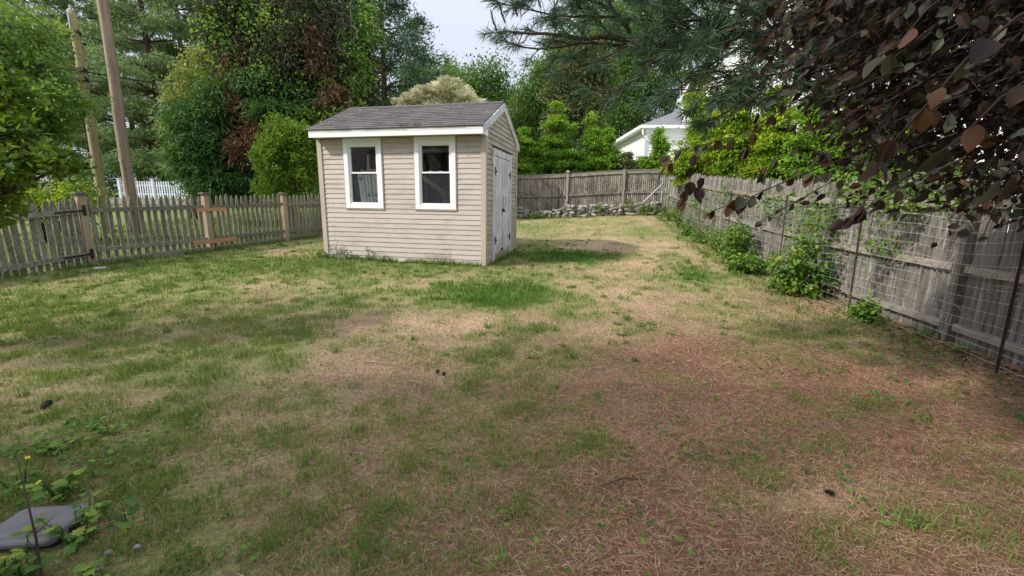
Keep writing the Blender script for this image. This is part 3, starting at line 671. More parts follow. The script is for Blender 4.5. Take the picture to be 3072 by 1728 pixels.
for sgn in (0, 1):                            # rake boards along the gable
    ye = -OH + .06 if sgn == 0 else SD + OH - .06
    f = lambda y: ZE + (y + OH if sgn == 0 else SD + OH - y) * slope - .022
    P = [(.008, ye, f(ye)), (.008, YR, f(YR)), (.008, YR, f(YR) - .165), (.008, ye, f(ye) - .15)]
    mb = MB(); mb.prism(P, (.034, 0, 0)); mb.prism([(.042, p[1], p[2]) for p in (P[0], P[1], (0, YR, f(YR) - .05), (0, ye, f(ye) - .05))], (.006, 0, 0))
    link('rake_board', mb.mesh('rake_board', M['oldwhite']), shed)
# ---- windows
gl = bpy.data.materials.new('window_glass'); gl.use_nodes = True; n = gl.node_tree; n.nodes.clear()
out = n.nodes.new('ShaderNodeOutputMaterial'); ms = n.nodes.new('ShaderNodeMixShader'); tr = n.nodes.new('ShaderNodeBsdfTransparent'); gy_ = n.nodes.new('ShaderNodeBsdfGlossy')
fr = n.nodes.new('ShaderNodeFresnel'); fr.inputs[0].default_value = 1.4; gy_.inputs['Roughness'].default_value = .03; tr.inputs[0].default_value = (.95, .97, .97, 1)
n.links.new(fr.outputs[0], ms.inputs[0]); n.links.new(tr.outputs[0], ms.inputs[1]); n.links.new(gy_.outputs[0], ms.inputs[2]); n.links.new(ms.outputs[0], out.inputs[0])
scr = bpy.data.materials.new('insect_screen'); scr.use_nodes = True; n = scr.node_tree; n.nodes.clear()
out = n.nodes.new('ShaderNodeOutputMaterial'); ms = n.nodes.new('ShaderNodeMixShader'); tr = n.nodes.new('ShaderNodeBsdfTransparent'); df = n.nodes.new('ShaderNodeBsdfDiffuse')
df.inputs[0].default_value = (.16, .17, .2, 1); ms.inputs[0].default_value = .14
n.links.new(tr.outputs[0], ms.inputs[1]); n.links.new(df.outputs[0], ms.inputs[2]); n.links.new(ms.outputs[0], out.inputs[0])
for (x0, x1) in (W1, W2):
    wn = MB(); tw = .095                        # flat casing
    wn.box(x0, x0 + tw, -.038, 0.012, WB, WT); wn.box(x1 - tw, x1, -.038, 0.012, WB, WT)
    wn.box(x0 + tw, x1 - tw, -.036, 0.012, 2.432, WT); wn.box(x0 + tw, x1 - tw, -.036, 0.012, WB, 1.222)
    win = link('window', wn.mesh('window', M['white']), shed)
    mb = MB(); a, b = x0 + tw, x1 - tw; f = .034   # frame and sashes
    mb.box(a, a + f, -.016, .05, 1.222, 2.432); mb.box(b - f, b, -.016, .05, 1.222, 2.432); mb.box(a + f, b - f, -.016, .05, 2.402, 2.432); mb.box(a + f, b - f, -.016, .05, 1.222, 1.25)
    link('frame', mb.mesh('frame', M['sash']), win)
    mb = MB(); a += f; b -= f
    mb.box(a, a + .02, .004, .036, 1.855, 2.402); mb.box(b - .02, b, .004, .036, 1.855, 2.402); mb.box(a + .02, b - .02, .004, .036, 2.386, 2.402); mb.box(a, b, -.002, .036, 1.848, 1.878)
    link('sash', mb.mesh('sash', M['sash']), win)
    mb = MB(); mb.add([(a + .02, .022, 1.878), (b - .02, .022, 1.878), (b - .02, .022, 2.386), (a + .02, .022, 2.386)], [(0, 1, 2, 3)]); link('pane', mb.mesh('pane', gl), win)
    mb = MB(); mb.add([(a, .032, 1.25), (b, .032, 1.25), (b, .032, 1.848), (a, .032, 1.848)], [(0, 1, 2, 3)]); link('pane', mb.mesh('pane', gl), win)
    mb = MB(); mb.add([(a, .016, 1.25), (b, .016, 1.25), (b, .016, 1.848), (a, .016, 1.848)], [(0, 1, 2, 3)]); link('insect_screen', mb.mesh('insect_screen', scr), win)
    mb = MB(); mb.box(x0 - .018, x0 - .002, -.03, 0, WB - .01, WT); mb.box(x1 + .002, x1 + .018, -.03, 0, WB - .01, WT); mb.box(x0 - .018, x1 + .018, -.03, 0, WB - .026, WB - .011)
    link('trim_channel', mb.mesh('trim_channel', M['cornerpost']), win)
    if x0 > -2:
        mb = MB(); mb.box(a + .16, a + .25, -.004, .02, 1.878, 1.892); mb.box(b - .25, b - .16, -.004, .02, 1.878, 1.892); link('sash_lock', mb.mesh('sash_lock', M['galv']), win)
# ---- door on the gable side
mb = MB()
mb.box(.0, .034, .482, .63, 0.005, 2.3); mb.box(.0, .034, 2.0, 2.118 + .03, 0.01, 2.3); mb.box(.0, .038, .482, 2.148, 2.255, 2.39)
link('door_frame', mb.mesh('door_frame', M['oldwhite']), shed)
for k, (y0, y1) in enumerate(((.645, 1.235), (1.262, 1.99))):
    d = MB(); nb = 4; wdt = (y1 - y0) / nb
    # leaf backing, then its boards; the middle edges are split at the bottom
    d.box(.004, .012, y0, y1, .25, 2.245)
    leaf = link('door', d.mesh('door', M['oldwhite']), shed)
    for q in range(nb):
        b0, b1 = y0 + q * wdt + .002, y0 + (q + 1) * wdt - .003
        zb = .165 + random.uniform(-.02, .04) + (.05 if (k == 1 and q == 3) else 0); z2 = zb + random.uniform(-.02, .05)
        sh_ = 0
        P = [(.013, b0, zb), (.03, b0, zb), (.03, b1, z2), (.013, b1, z2), (.013, b0, 2.243), (.03, b0, 2.243), (.03, b1, 2.243), (.013, b1, 2.243)]
        if k == 0 and q == 3: P[2] = (.03, b1 - .06, z2); P[3] = (.013, b1 - .06, z2)
        if k == 1 and q == 0: P[0] = (.013, b0 + .12, zb); P[1] = (.03, b0 + .12, zb)
        m_ = MB(); m_.add(P, [(0, 3, 2, 1), (4, 5, 6, 7), (0, 1, 5, 4), (1, 2, 6, 5), (2, 3, 7, 6), (3, 0, 4, 7)])
        link('board', m_.mesh('board', M['oldwhite']), leaf)
    for zc in (1.93, .47):
        h = MB(); yy = y0 - .012 if k == 0 else y1 + .012; s = 1 if k == 0 else -1
        h.box(.034, .046, min(yy - .02, yy + .02), max(yy - .02, yy + .02), zc - .085, zc + .085)
        h.hexa([(.031, yy + s * .0, zc - .03), (.043, yy, zc - .03), (.043, yy + s * .15, zc - .012), (.031, yy + s * .15, zc - .012), (.031, yy, zc + .03), (.043, yy, zc + .03), (.043, yy + s * .15, zc + .012), (.031, yy + s * .15, zc + .012)])
        link('hinge', h.mesh('hinge', M['black']), leaf)
    if k == 1:
        h = MB(); h.box(.03, .036, 1.32, 1.36, 1.2, 1.42)
        h.tube([(.034, 1.40, 1.40), (.085, 1.40, 1.40), (.085, 1.40, 1.215), (.034, 1.40, 1.215)], .008, 6)
        link('handle', h.mesh('handle', M['galv']), leaf)
        h = MB(); h.box(.03, .05, 1.29, 1.36, 1.08, 1.15); h.tube([(.05, 1.33, 1.1), (.075, 1.33, 1.1)], .028, 10); link('latch', h.mesh('latch', M['black']), leaf)
mb = MB(); mb.hexa([(-.03, .64, .03), (.016, .64, .03), (.016, 2.0, .045), (-.03, 2.0, .045), (-.03, .64, .17), (.016, .64, .17), (.016, 2.0, .185), (-.03, 2.0, .185)])
link('threshold', mb.mesh('threshold', M['postwood']), shed)
# ---- things kept inside, seen through the left window
def text_mesh(body, size, ext=.0008):
    cu = bpy.data.curves.new('lettering', 'FONT'); cu.body = body; cu.size = size; cu.extrude = ext; cu.align_x = 'LEFT'; cu.resolution_u = 2
    ob = bpy.data.objects.new('lettering', cu); COL.objects.link(ob)
    dg = bpy.context.evaluated_depsgraph_get(); me = bpy.data.meshes.new_from_object(ob.evaluated_get(dg))
    bpy.data.objects.remove(ob); return me
SM = Matrix.Translation(SHED_O) @ Matrix.Rotation(SHED_YAW, 4, 'Z')
SHELF = 1.05
shelf = thing('shelf', 'plain wooden shelf inside the shed behind the windows', 'shelf', SM @ Vector((-2.6, .3, 0)), SHED_YAW)
mb = MB(); mb.box(-.6, 2.1, -.22, .35, SHELF + .02, SHELF + .05); link('shelf_board', mb.mesh('shelf_board', M['rawwood']), shelf)
mb = MB(); mb.box(-.58, -.53, -.2, .33, .06, SHELF + .02); mb.box(2.02, 2.07, -.2, .33, .06, SHELF + .02); link('leg', mb.mesh('leg', M['rawwood']), shelf)
for i, (bx, tilt, lab, txt) in enumerate([(-2.735, .10, 'leftmost white carton lettered Landscape Edging behind the left shed window', 'Landscape Edging'),
                                    (-2.585, .08, 'middle white carton with a teal roundel low on its front in the shed', 'Landscape Edging'),
                                    (-2.43, .06, 'rightmost white carton leaning beside the others in the left shed window', 'Landscape Edging')]):
    c = thing('carton', lab, 'box', SM @ Vector((bx, .085, SHELF + .052)), SHED_YAW, 'landscape edging cartons behind the left window')
    c.rotation_euler = (0, -tilt, SHED_YAW)
    mb = MB(); mb.box(-.062, .062, 0, .12, 0, .76); link('carton_body', mb.mesh('carton_body', M['carton']), c)
    me = text_mesh(txt, .075); me.materials.append(M['teal'])
    t_ = link('lettering', me, c, (.022, -.0015, .3 if i != 1 else .36)); t_.rotation_euler = (math.pi / 2, -math.pi / 2, 0); t_.scale = (.72, .8, 1)
    mb = MB(); zc = .66 if i == 0 else .31
    ring = [(.048 * math.cos(a), .048 * math.sin(a)) for a in [2 * math.pi * q / 24 for q in range(24)]]; rin = [(p[0] * .84, p[1] * .84) for p in ring]
    v_ = [(p[0], -.0015, zc + p[1]) for p in ring] + [(p[0], -.0015, zc + p[1]) for p in rin]
    mb.add(v_, [(q, (q + 1) % 24, 24 + (q + 1) % 24, 24 + q) for q in range(24)])
    for (ax, az, r_) in ((-.015, .012, .014), (.016, .014, .012)):
        mb.add([(ax + r_ * math.cos(2 * math.pi * q / 10), -.0017, zc + az + r_ * math.sin(2 * math.pi * q / 10)) for q in range(10)], [tuple(range(10))])
    mb.add([(-.034, -.0017, zc - .02), (.034, -.0017, zc - .02), (.024, -.0017, zc - .034), (-.024, -.0017, zc - .034)], [(0, 1, 2, 3)]); mb.add([(-.03, -.0017, zc + .0), (-.004, -.0017, zc), (-.002, -.0017, zc - .016), (-.032, -.0017, zc - .016)], [(0, 1, 2, 3)]); mb.add([(.004, -.0017, zc + .0), (.03, -.0017, zc), (.032, -.0017, zc - .016), (.002, -.0017, zc - .016)], [(0, 1, 2, 3)])
    link('emblem', mb.mesh('emblem', M['teal']), c)
    if i:
        mb = MB(); mb.add([(-.035, -.0016, .12), (.03, -.0016, .12), (.03, -.0016, .22), (-.035, -.0016, .22)], [(0, 1, 2, 3)]); link('printed_panel', mb.mesh('printed_panel', M['greyprint']), c)
lp = thing('lumber_scraps', 'loose boards and bent cardboard heaped on the cartons in the left window', 'scrap wood', SM @ Vector((-2.6, .2, 1.84)), SHED_YAW)
for (a, b, wd, th, m_) in [((-.2, -.05, .06), (.32, .0, .03), .05, .02, 'rawwood'), ((-.06, -.03, .1), (.32, -.02, .07), .025, .07, 'rawwood'), ((-.22, -.06, .1), (-.1, .0, .03), .02, .09, 'rawwood'), ((.1, .04, .14), (.4, .05, .1), .02, .05, 'carton'), ((-.1, -.09, .02), (.3, -.09, .035), .05, .01, 'carton')]:
    mb = MB(); mb.bar(a, b, wd, th); link('plank', mb.mesh('plank', M[m_]), lp)
mb = MB(); mb.bar((-.11, .06, .02), (-.1, .08, .42), .05, .04, (1, 0, 0)); link('upright', mb.mesh('upright', M['rawwood']), lp)
tw = thing('bundle_of_twigs', 'pale dried stalks standing behind the right shed window', 'twigs', SM @ Vector((-1.0, .25, 1.12)), SHED_YAW)
mb = MB()
for k in range(14):
    x = random.uniform(-.05, .08); mb.tube([(x + .08, 0, 0), (x * .6, random.uniform(-.03, .05), .3), (x * .6 - .03 + random.uniform(-.05, .05), 0, random.uniform(.34, .5))], .006, 4)
link('stalk', mb.mesh('stalk', M['twig']), tw)
# ================================================================== PICKET FENCE (left)
LG = Vector((-8.04, 8.17, 0)); LD = Vector((.38, 1, 0)).normalized(); LA = math.atan2(LD.y, LD.x)
LK = Vector((.38, 1, 0)).length               # the survey used the un-normalised step
LN = Vector((LD.y, -LD.x, 0))                 # towards the yard
def lpt(s, off=0.0, dz=0.0):
    p = LG + LD * s + LN * off; return Vector((p.x, p.y, LZ(s) + dz))
def LZ(s): return float(np.interp(s, [-3, -1.1, 0, 2.3, 4.47, 5.85, 8], [-.06, .04, .15, .2, .27, .32, .36]))
def picket_mesh(wd, ht, tip=.1, th=.02):
    hw = wd / 2
    prof = [(-hw, 0), (hw, 0), (hw, ht - tip), (hw * .8, ht - tip * .72), (hw * .62, ht - tip * .36), (hw * .3, ht - tip * .08), (0, ht), (-hw * .3, ht - tip * .08), (-hw * .62, ht - tip * .36), (-hw * .8, ht - tip * .72), (-hw, ht - tip)]
    mb = MB(); mb.prism([(x, th / 2, z) for x, z in prof], (0, -th, 0)); return mb.mesh('picket', M['picket'])
PK = [picket_mesh(.076 + d, 1.0, .1) for d in (-.006, 0, .004, .008)]
def pickets(parent, org, s0, s1, pitch, ztop, zbot, lean=.012, skip=lambda s: False, wf=1.0):
    s = s0; n_ = 0
    while s < s1:
        if not skip(s):
            sj = s + random.uniform(-.006, .006)
            b = lpt(sj, .0, zbot + random.uniform(-.02, .02)); hgt = ztop - zbot + random.uniform(-.025, .02)
            o = link('picket', random.choice(PK), parent, b - org, LA)
            o.rotation_euler = (random.uniform(-.006, .006), random.uniform(-lean, lean), LA); o.scale = (random.uniform(.94, 1.06) * wf, 1, hgt)
            n_ += 1
        s += pitch
    return n_
org = lpt(0)
pf = thing('picket_fence', 'weathered lichen covered picket fence left of the shed with three cedar posts', 'fence', org)
def rail(parent, org, s0, s1, z0, z1, off, wd=.085, th=.035, mat='picket', name='rail'):
    k = max(2, int((s1 - s0) / .55)); 
    for q in range(1):
        mb = MB(); pts = [lpt(s0 + (s1 - s0) * i / k, off, z0 + (z1 - z0) * i / k + random.uniform(-.006, .006)) - org for i in range(k + 1)]
        n0 = LN * th / 2
        vs = []; fs = []
        for p in pts: vs += [p - n0 - Vector((0, 0, wd / 2)), p + n0 - Vector((0, 0, wd / 2)), p + n0 + Vector((0, 0, wd / 2)), p - n0 + Vector((0, 0, wd / 2))]
        for i in range(k):
            a = i * 4
            for j in range(4): fs.append((a + j, a + (j + 1) % 4, a + 4 + (j + 1) % 4, a + 4 + j))
        fs += [(3, 2, 1, 0), (k * 4, k * 4 + 1, k * 4 + 2, k * 4 + 3)]
        mb.add(vs, fs); link(name, mb.mesh(name, M[mat]), parent)
pickets(pf, org, .14, 2.2, .1335, 1.30, .02)
pickets(pf, org, 2.42, 4.38, .1335, 1.30, .03)
pickets(pf, org, 4.58, 8.2, .1335, 1.28, .03)
for a, b in ((.1, 2.22), (2.38, 4.4), (4.56, 8.2)):
    rail(pf, org, a, b, 1.03, 1.03, .03); rail(pf, org, a, b, .28, .28, .03)
    rail(pf, org, a, b, .045, .045, .05, .13, .03, name='kick_board')
def cedar_post(s, ztop, wd=.115, off=-.01):
    p = lpt(s, off) - org
    mb = MB(); h = wd / 2
    d = LD * h; e = LN * h
    mb.hexa([p - d - e - Vector((0, 0, .1)), p + d - e - Vector((0, 0, .1)), p + d + e - Vector((0, 0, .1)), p - d + e - Vector((0, 0, .1)), p - d - e + Vector((0, 0, ztop)), p + d - e + Vector((0, 0, ztop)), p + d + e + Vector((0, 0, ztop)), p - d + e + Vector((0, 0, ztop))])
    o = link('post', mb.mesh('post', M['postwood']), pf)
    mb = MB()
    for (r, z0, z1) in ((.62 * wd, 0, .012), (.8 * wd, .012, .03), (.86 * wd, .03, .044), (.66 * wd, .044, .06)):
        dd = LD * r; ee = LN * r; z0 += ztop; z1 += ztop
        mb.hexa([p - dd - ee + Vector((0, 0, z0)), p + dd - ee + Vector((0, 0, z0)), p + dd + ee + Vector((0, 0, z0)), p - dd + ee + Vector((0, 0, z0)), p - dd - ee + Vector((0, 0, z1)), p + dd - ee + Vector((0, 0, z1)), p + dd + ee + Vector((0, 0, z1)), p - dd + ee + Vector((0, 0, z1))])
    link('post_cap', mb.mesh('post_cap', M['picket']), o)
    return o
cedar_post(0, 1.31, .125); cedar_post(2.3, 1.31); cedar_post(4.48, 1.29)
for (a, b, z0, z1, wd) in ((2.02, 2.74, .975, .965, .085), (1.86, 2.92, .225, .235, .1)):
    mb = MB(); mb.bar(lpt(a, .062, z0) - org, lpt(b, .062, z1) - org, wd, .03); o = link('mending_board', mb.mesh('mending_board', M['newwood']), pf); o['label'] = 'fresh orange brown repair board nailed across the rails'
# gate
gorg = lpt(-.1)
gt = thing('picket_gate', 'lichened picket gate hung on black strap hinges at the left edge', 'gate', gorg)
pickets(gt, gorg, -2.6, -.1, .104, 1.27, .0, .02, wf=1.03)
rail(gt, gorg, -2.65, -.09, .98, 1.03, .032, .085, .04); rail(gt, gorg, -2.65, -.06, .16, .22, .032, .085, .04)
for z in (1.03, .22):
    mb = MB(); a = lpt(-.42, .058, z) - gorg; b = lpt(-.02, .066, z) - gorg
    mb.bar(a, b, .03, .01); mb.bar(b + LD * .02 + Vector((0, 0, -.09)), b + LD * .02 + Vector((0, 0, .1)), .05, .012, LD)
    mb.tube([b + Vector((0, 0, -.03)) , b + Vector((0, 0, .03))], .016, 6)
    link('hinge', mb.mesh('hinge', M['black']), gt)

# ================================================================== STOCKADE FENCES (right, back)
def stake_mesh(wd, ht=1.0, tip=.1):
    """half-round stake with a pointed top"""
    h = wd / 2; prof = [(-h, 0), (-h * .55, -.018), (0, -.024), (h * .55, -.018), (h, 0)]
    v = []; 
    for z, k in ((0, 1), (ht - tip, 1)):
        v += [(x * k, y, z) for x, y in prof] + [(h * k, .006, z), (-h * k, .006, z)]
    v += [(0, 0, ht)]
    f = [(i, (i + 1) % 7, 7 + (i + 1) % 7, 7 + i) for i in range(7)] + [(7 + i, 7 + (i + 1) % 7, 14) for i in range(7)] + [tuple(reversed(range(7)))]
    mb = MB(); mb.add(v, f); return mb.mesh('stake', M['stockade'])
STK = [stake_mesh(.074 + d, 1.0, .05 + e) for d, e in ((0, 0), (.004, .01), (-.004, .005), (.006, .015))]
RF = [Vector((4.30, 2.0, 0)), Vector((4.66, 4.34, 0)), Vector((4.97, 6.6, 0)), Vector((6.38, 18.1, 0))]
RFl = [0]
for a, b in zip(RF, RF[1:]): RFl.append(RFl[-1] + (b - a).length)
def rpt(s, off=0.0, dz=0.0):
    s = max(0, s); i = 0
    while i < len(RF) - 2 and s > RFl[i + 1]: i += 1
    d = (RF[i + 1] - RF[i]).normalized(); p = RF[i] + d * (s - RFl[i]); p = p + Vector((-d.y, d.x, 0)) * off
    return Vector((p.x, p.y, Hs(p.x, p.y) + dz)), math.atan2(d.y, d.x)
rorg = rpt(0)[0]
rf = thing('stockade_fence', 'grey weathered stockade fence of pointed stakes along the right side', 'fence', rorg)
s = .0
while s < RFl[-1] - .05:
    p, a = rpt(s, 0, -.02)
    o = link('stake', random.choice(STK), rf, p - rorg); o.rotation_euler = (random.uniform(-.008, .008), random.uniform(-.008, .008), a + math.pi); o.scale = (1, random.uniform(.7, 1.25), 1.80 + random.uniform(-.03, .03))
    s += .0785
def long_bar(parent, name, fpt, s0, s1, off, z, wd, th, org, mat, step=.6):
    k = max(1, int((s1 - s0) / step)); vs = []; fs = []
    for i in range(k + 1):
        p, a = fpt(s0 + (s1 - s0) * i / k, off, z); n0 = Vector((-math.sin(a), math.cos(a), 0)) * th / 2; p = p - org
        vs += [p - n0 - Vector((0, 0, wd / 2)), p + n0 - Vector((0, 0, wd / 2)), p + n0 + Vector((0, 0, wd / 2)), p - n0 + Vector((0, 0, wd / 2))]
    for i in range(k):
        for j in range(4): fs.append((i * 4 + j, i * 4 + (j + 1) % 4, i * 4 + 4 + (j + 1) % 4, i * 4 + 4 + j))
    fs += [(3, 2, 1, 0), (k * 4, k * 4 + 1, k * 4 + 2, k * 4 + 3)]
    mb = MB(); mb.add(vs, fs); return link(name, mb.mesh(name, M[mat]), parent)
postS = [0.05, 2.42, 4.8, 7.2, 9.6, 12.0, 14.4]
for i, s in enumerate(postS):
    e = postS[i + 1] if i + 1 < len(postS) else RFl[-1]
    for z in (.15, .78, 1.42):
        long_bar(rf, 'rail', rpt, s + .1, e - .06, .045, z + random.uniform(-.015, .015), .075, .05, rorg, 'rail')
    p, a = rpt(s, .055); mb = MB(); mb.bar(p - rorg - Vector((0, 0, .1)), p - rorg + Vector((0, 0, 1.72)), .1, .09, Vector((math.cos(a), math.sin(a), 0)))
    link('post', mb.mesh('post', M['stockade']), rf)
STKF = []
for m_ in STK:
    m2 = m_.copy(); m2.materials.clear(); m2.materials.append(M['stockadefar']); STKF.append(m2)
# back fence
B0 = Vector((-2.2, 19.95, 0)); B1 = Vector((6.42, 18.1, 0)); BD = (B1 - B0).normalized(); BL = (B1 - B0).length; BA = math.atan2(BD.y, BD.x)
def bpt(s, off=0.0, dz=0.0):
    p = B0 + BD * s + Vector((BD.y, -BD.x, 0)) * off; return Vector((p.x, p.y, Hs(p.x, p.y) + dz)), BA
borg = bpt(0)[0]
bf = thing('stockade_fence', 'flat topped stockade fence across the back of the yard behind the stone wall', 'fence', borg)
s = 0.03
while s < BL - .04:
    p, a = bpt(s, 0, -.02); o = link('stake', random.choice(STKF), bf, p - borg); o.rotation_euler = (0, random.uniform(-.006, .006), BA); o.scale = (1, random.uniform(.8, 1.2), 1.72)
    s += .0785
bs_ = [0.05, 2.35, 4.62, 6.95, BL - .02]
for a, b in zip(bs_, bs_[1:]):
    for z in (.25, .88): long_bar(bf, 'rail', bpt, a + .05, b - .05, .05, z, .075, .045, borg, 'rail')
    long_bar(bf, 'cap_rail', bpt, a + .03, b - .03, .03, 1.70, .12, .06, borg, 'rail'); long_bar(bf, 'cap_board', bpt, a + .03, b - .03, .01, 1.775, .025, .13, borg, 'rail')
for s in bs_:
    p, a = bpt(s, .06); mb = MB(); p = p - borg; tall = 1.83 if s < BL - 1 else 1.95
    mb.bar(p - Vector((0, 0, .1)), p + Vector((0, 0, tall)), .1, .1, BD); po = link('post', mb.mesh('post', M['stockadefar']), bf)
    if abs(s - 4.62) < .1:
        mb = MB(); mb.box(p.x - .08, p.x + .08, p.y - .08, p.y + .08, p.z + tall, p.z + tall + .03)
        mb.add([(p.x - .08, p.y - .08, p.z + tall + .03), (p.x + .08, p.y - .08, p.z + tall + .03), (p.x + .08, p.y + .08, p.z + tall + .03), (p.x - .08, p.y + .08, p.z + tall + .03), (p.x, p.y, p.z + tall + .09)], [(0, 1, 4), (1, 2, 4), (2, 3, 4), (3, 0, 4)])
        link('post_cap', mb.mesh('post_cap', M['galv']), po)

# ================================================================== WIRE FENCE inside the stockade
worg = rpt(0, .34)[0]
wf_ = thing('wire_fence', 'sagging galvanised garden wire on dark steel stakes in front of the right stockade', 'wire fence', worg)
WH = 1.32
def wz(s): return WH + .05 * math.sin(s * 2.1) + .02 * math.sin(s * 5.3)
Vw = []; Fw = []
def ribbon(pts, r, mb): mb.tube(pts, r, 4, False)
mb = MB(); WO = .34
S = np.arange(0.0, RFl[-1] - .3, .3)
for k in range(13):
    fz = k / 12.0
    pts = [rpt(s, WO + .05 * math.sin(s * 1.7 + 1) , .05 + (wz(s) - .05) * fz)[0] - worg for s in S]
    ribbon(pts, .0017 if k < 12 else .0026, mb)
link('line_wire', mb.mesh('line_wire', M['wire']), wf_, kind='stuff')
mb = MB()
for s in np.arange(0.0, RFl[-1] - .3, .155):
    o_ = WO + .05 * math.sin(s * 1.7 + 1); ribbon([rpt(s, o_, .05)[0] - worg, rpt(s, o_, wz(s))[0] - worg], .0006, mb)
link('stay_wire', mb.mesh('stay_wire', M['wire']), wf_, kind='stuff')
for i, s in enumerate([1.42, 3.42, 5.6, 7.9, 10.3, 12.6]):
    p, a = rpt(s, WO + .07 + .05 * math.sin(s * 1.7 + 1)); p = p - worg; d = Vector((math.cos(a), math.sin(a), 0)); nn = Vector((-d.y, d.x, 0))
    mb = MB(); top = p + Vector((0, 0, 1.5)) + nn * random.uniform(-.05, .06) + d * random.uniform(-.06, .06); b = p - Vector((0, 0, .1))
    mb.bar(b, top, .021, .004, d); mb.bar(b + nn * .009, top + nn * .009, .004, .017, d)
    o = link('steel_stake', mb.mesh('steel_stake', M['tgreen' if i in (3,) else 'tpost']), wf_)
    if i == 3: o['label'] = 'green painted steel stake'
p, a = rpt(RFl[-1] - .35, .36); p = p - worg
mb = MB(); mb.tube([p - Vector((0, 0, .1)), p + Vector((0, 0, 1.45))], .03, 8); mb.tube([p + Vector((0, 0, 1.45)), p + Vector((0, 0, 1.48))], .034, 8); link('corner_post', mb.mesh('corner_post', M['galv']), wf_)
mb = MB(); mb.tube([p + Vector((-.02, -.01, 1.2)), p + Vector((-1.05, .1, .12))], .024, 8); mb.tube([p + Vector((-.06, 0, 1.2)), p + Vector((.03, 0, 1.2))], .036, 8); link('brace', mb.mesh('brace', M['galv']), wf_)

# ================================================================== STONE WALL
def rock_mesh(seed):
    r_ = np.random.default_rng(seed); import bmesh
    bm = bmesh.new(); bmesh.ops.create_icosphere(bm, subdivisions=2, radius=1)
    pl = [(unit(r_.normal(size=3)), r_.uniform(.55, .85)) for _ in range(9)]
    for v in bm.verts:
        p = np.array(v.co)
        for n_, d_ in pl:
            t = p @ n_ - d_
            if t > 0: p = p - n_ * t * .9
        v.co = Vector(p * (1 + r_.normal() * .02))
    m_ = bpy.data.meshes.new('stone'); bm.to_mesh(m_); bm.free(); m_.materials.append(M['stone']); return m_
ROCK = [rock_mesh(k) for k in range(9)]
worg2 = bpt(5.0, .55)[0]
sw = thing('stone_wall', 'low dry stone wall of rounded field stones at the foot of the back fence', 'stone wall', worg2)
s = 2.2
while s < BL - .35:
    top = np.interp(s, [2.2, 2.9, 3.4, 3.9, 4.6, 6.3, 7.0, 7.6, BL], [.36, .34, .14, .2, .4, .38, .26, .34, .5]); z = 0
    wdt = random.choice((random.uniform(.15, .24), random.uniform(.2, .34), random.uniform(.3, .46)))
    while z < top:
        hh = random.uniform(.08, .19)
        for off in (.62, .42):
            p, a = bpt(s + random.uniform(-.06, .06), off + random.uniform(-.05, .05) - z * .15, z + hh * .45)
            o = link('stone', random.choice(ROCK), sw, p - worg2); o.rotation_euler = (random.uniform(-.3, .3), random.uniform(-.3, .3), random.uniform(0, 6.28)); o.scale = (wdt * .62 * random.uniform(.8, 1.25), random.uniform(.09, .15), hh * .62)
        z += hh * .86
    s += wdt * .86
# loose stones
for (u, v, Y, sc_, lab) in [(228, 800, None, (.16, .13, .03), 'flat tan stone lying at the foot of the gate post'), (2095, 0, None, None, None)]:
    if sc_ is None: continue
    x_, y_ = -7.62, 7.9
    o = link('flat_stone', ROCK[2], None, (x_, y_, Hs(x_, y_) + .012)); o.scale = sc_; tag(o, lab, 'stone')
for (x_, y_, r_, lab) in [(-1.62, 1.50, .02, 'small pale pebble beside the grey plastic box'), (-1.53, 1.53, .018, 'second pale pebble right of the first near the grey box'), (-1.58, 1.42, .016, 'pebble at the bottom edge below the other two')]:
    o = link('pebble', ROCK[4], None, (x_, y_, Hs(x_, y_) + .012)); o.scale = (r_, r_ * .8, r_ * .6); tag(o, lab, 'pebble', 'pebbles by the grey box')

# ================================================================== POLES, WIRES, FAR FENCE
def util_pole(label, foot_uv, Y, top_z, r0, r1, lean, mat, name='utility_pole'):
    f = at(*foot_uv, Y); f.z = Hs(f.x, f.y) - .2
    t = thing(name, label, 'utility pole', f)
    mb = MB(); h = top_z - f.z; pts = [Vector((lean * h * i / 10 + .015 * math.sin(i * 1.7), 0, h * i / 10)) for i in range(11)]
    mb.tube(pts, [r0 + (r1 - r0) * i / 10 for i in range(11)], 12); link('shaft', mb.mesh('shaft', M[mat], True), t)
    return t, f, h
pa, fa, ha = util_pole('mossy olive utility pole with a painted cross near its foot', (303, 560), 14.0, at(215, 32, 14.0).z, .14, .105, .0, 'pole1')
pb, fb, hb = util_pole('taller brown utility pole standing right of the mossy one', (386, 560), 13.6, 11.5, .15, .115, .012, 'pole2')
mb = MB(); mb.box(-.02, .02, -.14, -.12, ha - .85, ha - .05); mb.box(-.09, .09, -.03, .03, ha - .02, ha + .05); mb.tube([(0, 0, ha), (0, 0, ha + .14)], .05, 8); link('top_bracket', mb.mesh('top_bracket', M['insul']), pa)
zA = at(215, 100, 14).z - fa.z; zB = at(240, 212, 14).z - fa.z; zC = at(250, 240, 14).z - fa.z
for z in (zA, zB, zC):
    mb = MB(); mb.tube([(0, 0, z - .05), (0, 0, z + .05)], .142, 10); mb.box(-.2, .25, -.2, -.14, z - .05, z + .04); link('line_clamp', mb.mesh('line_clamp', M['black']), pa)
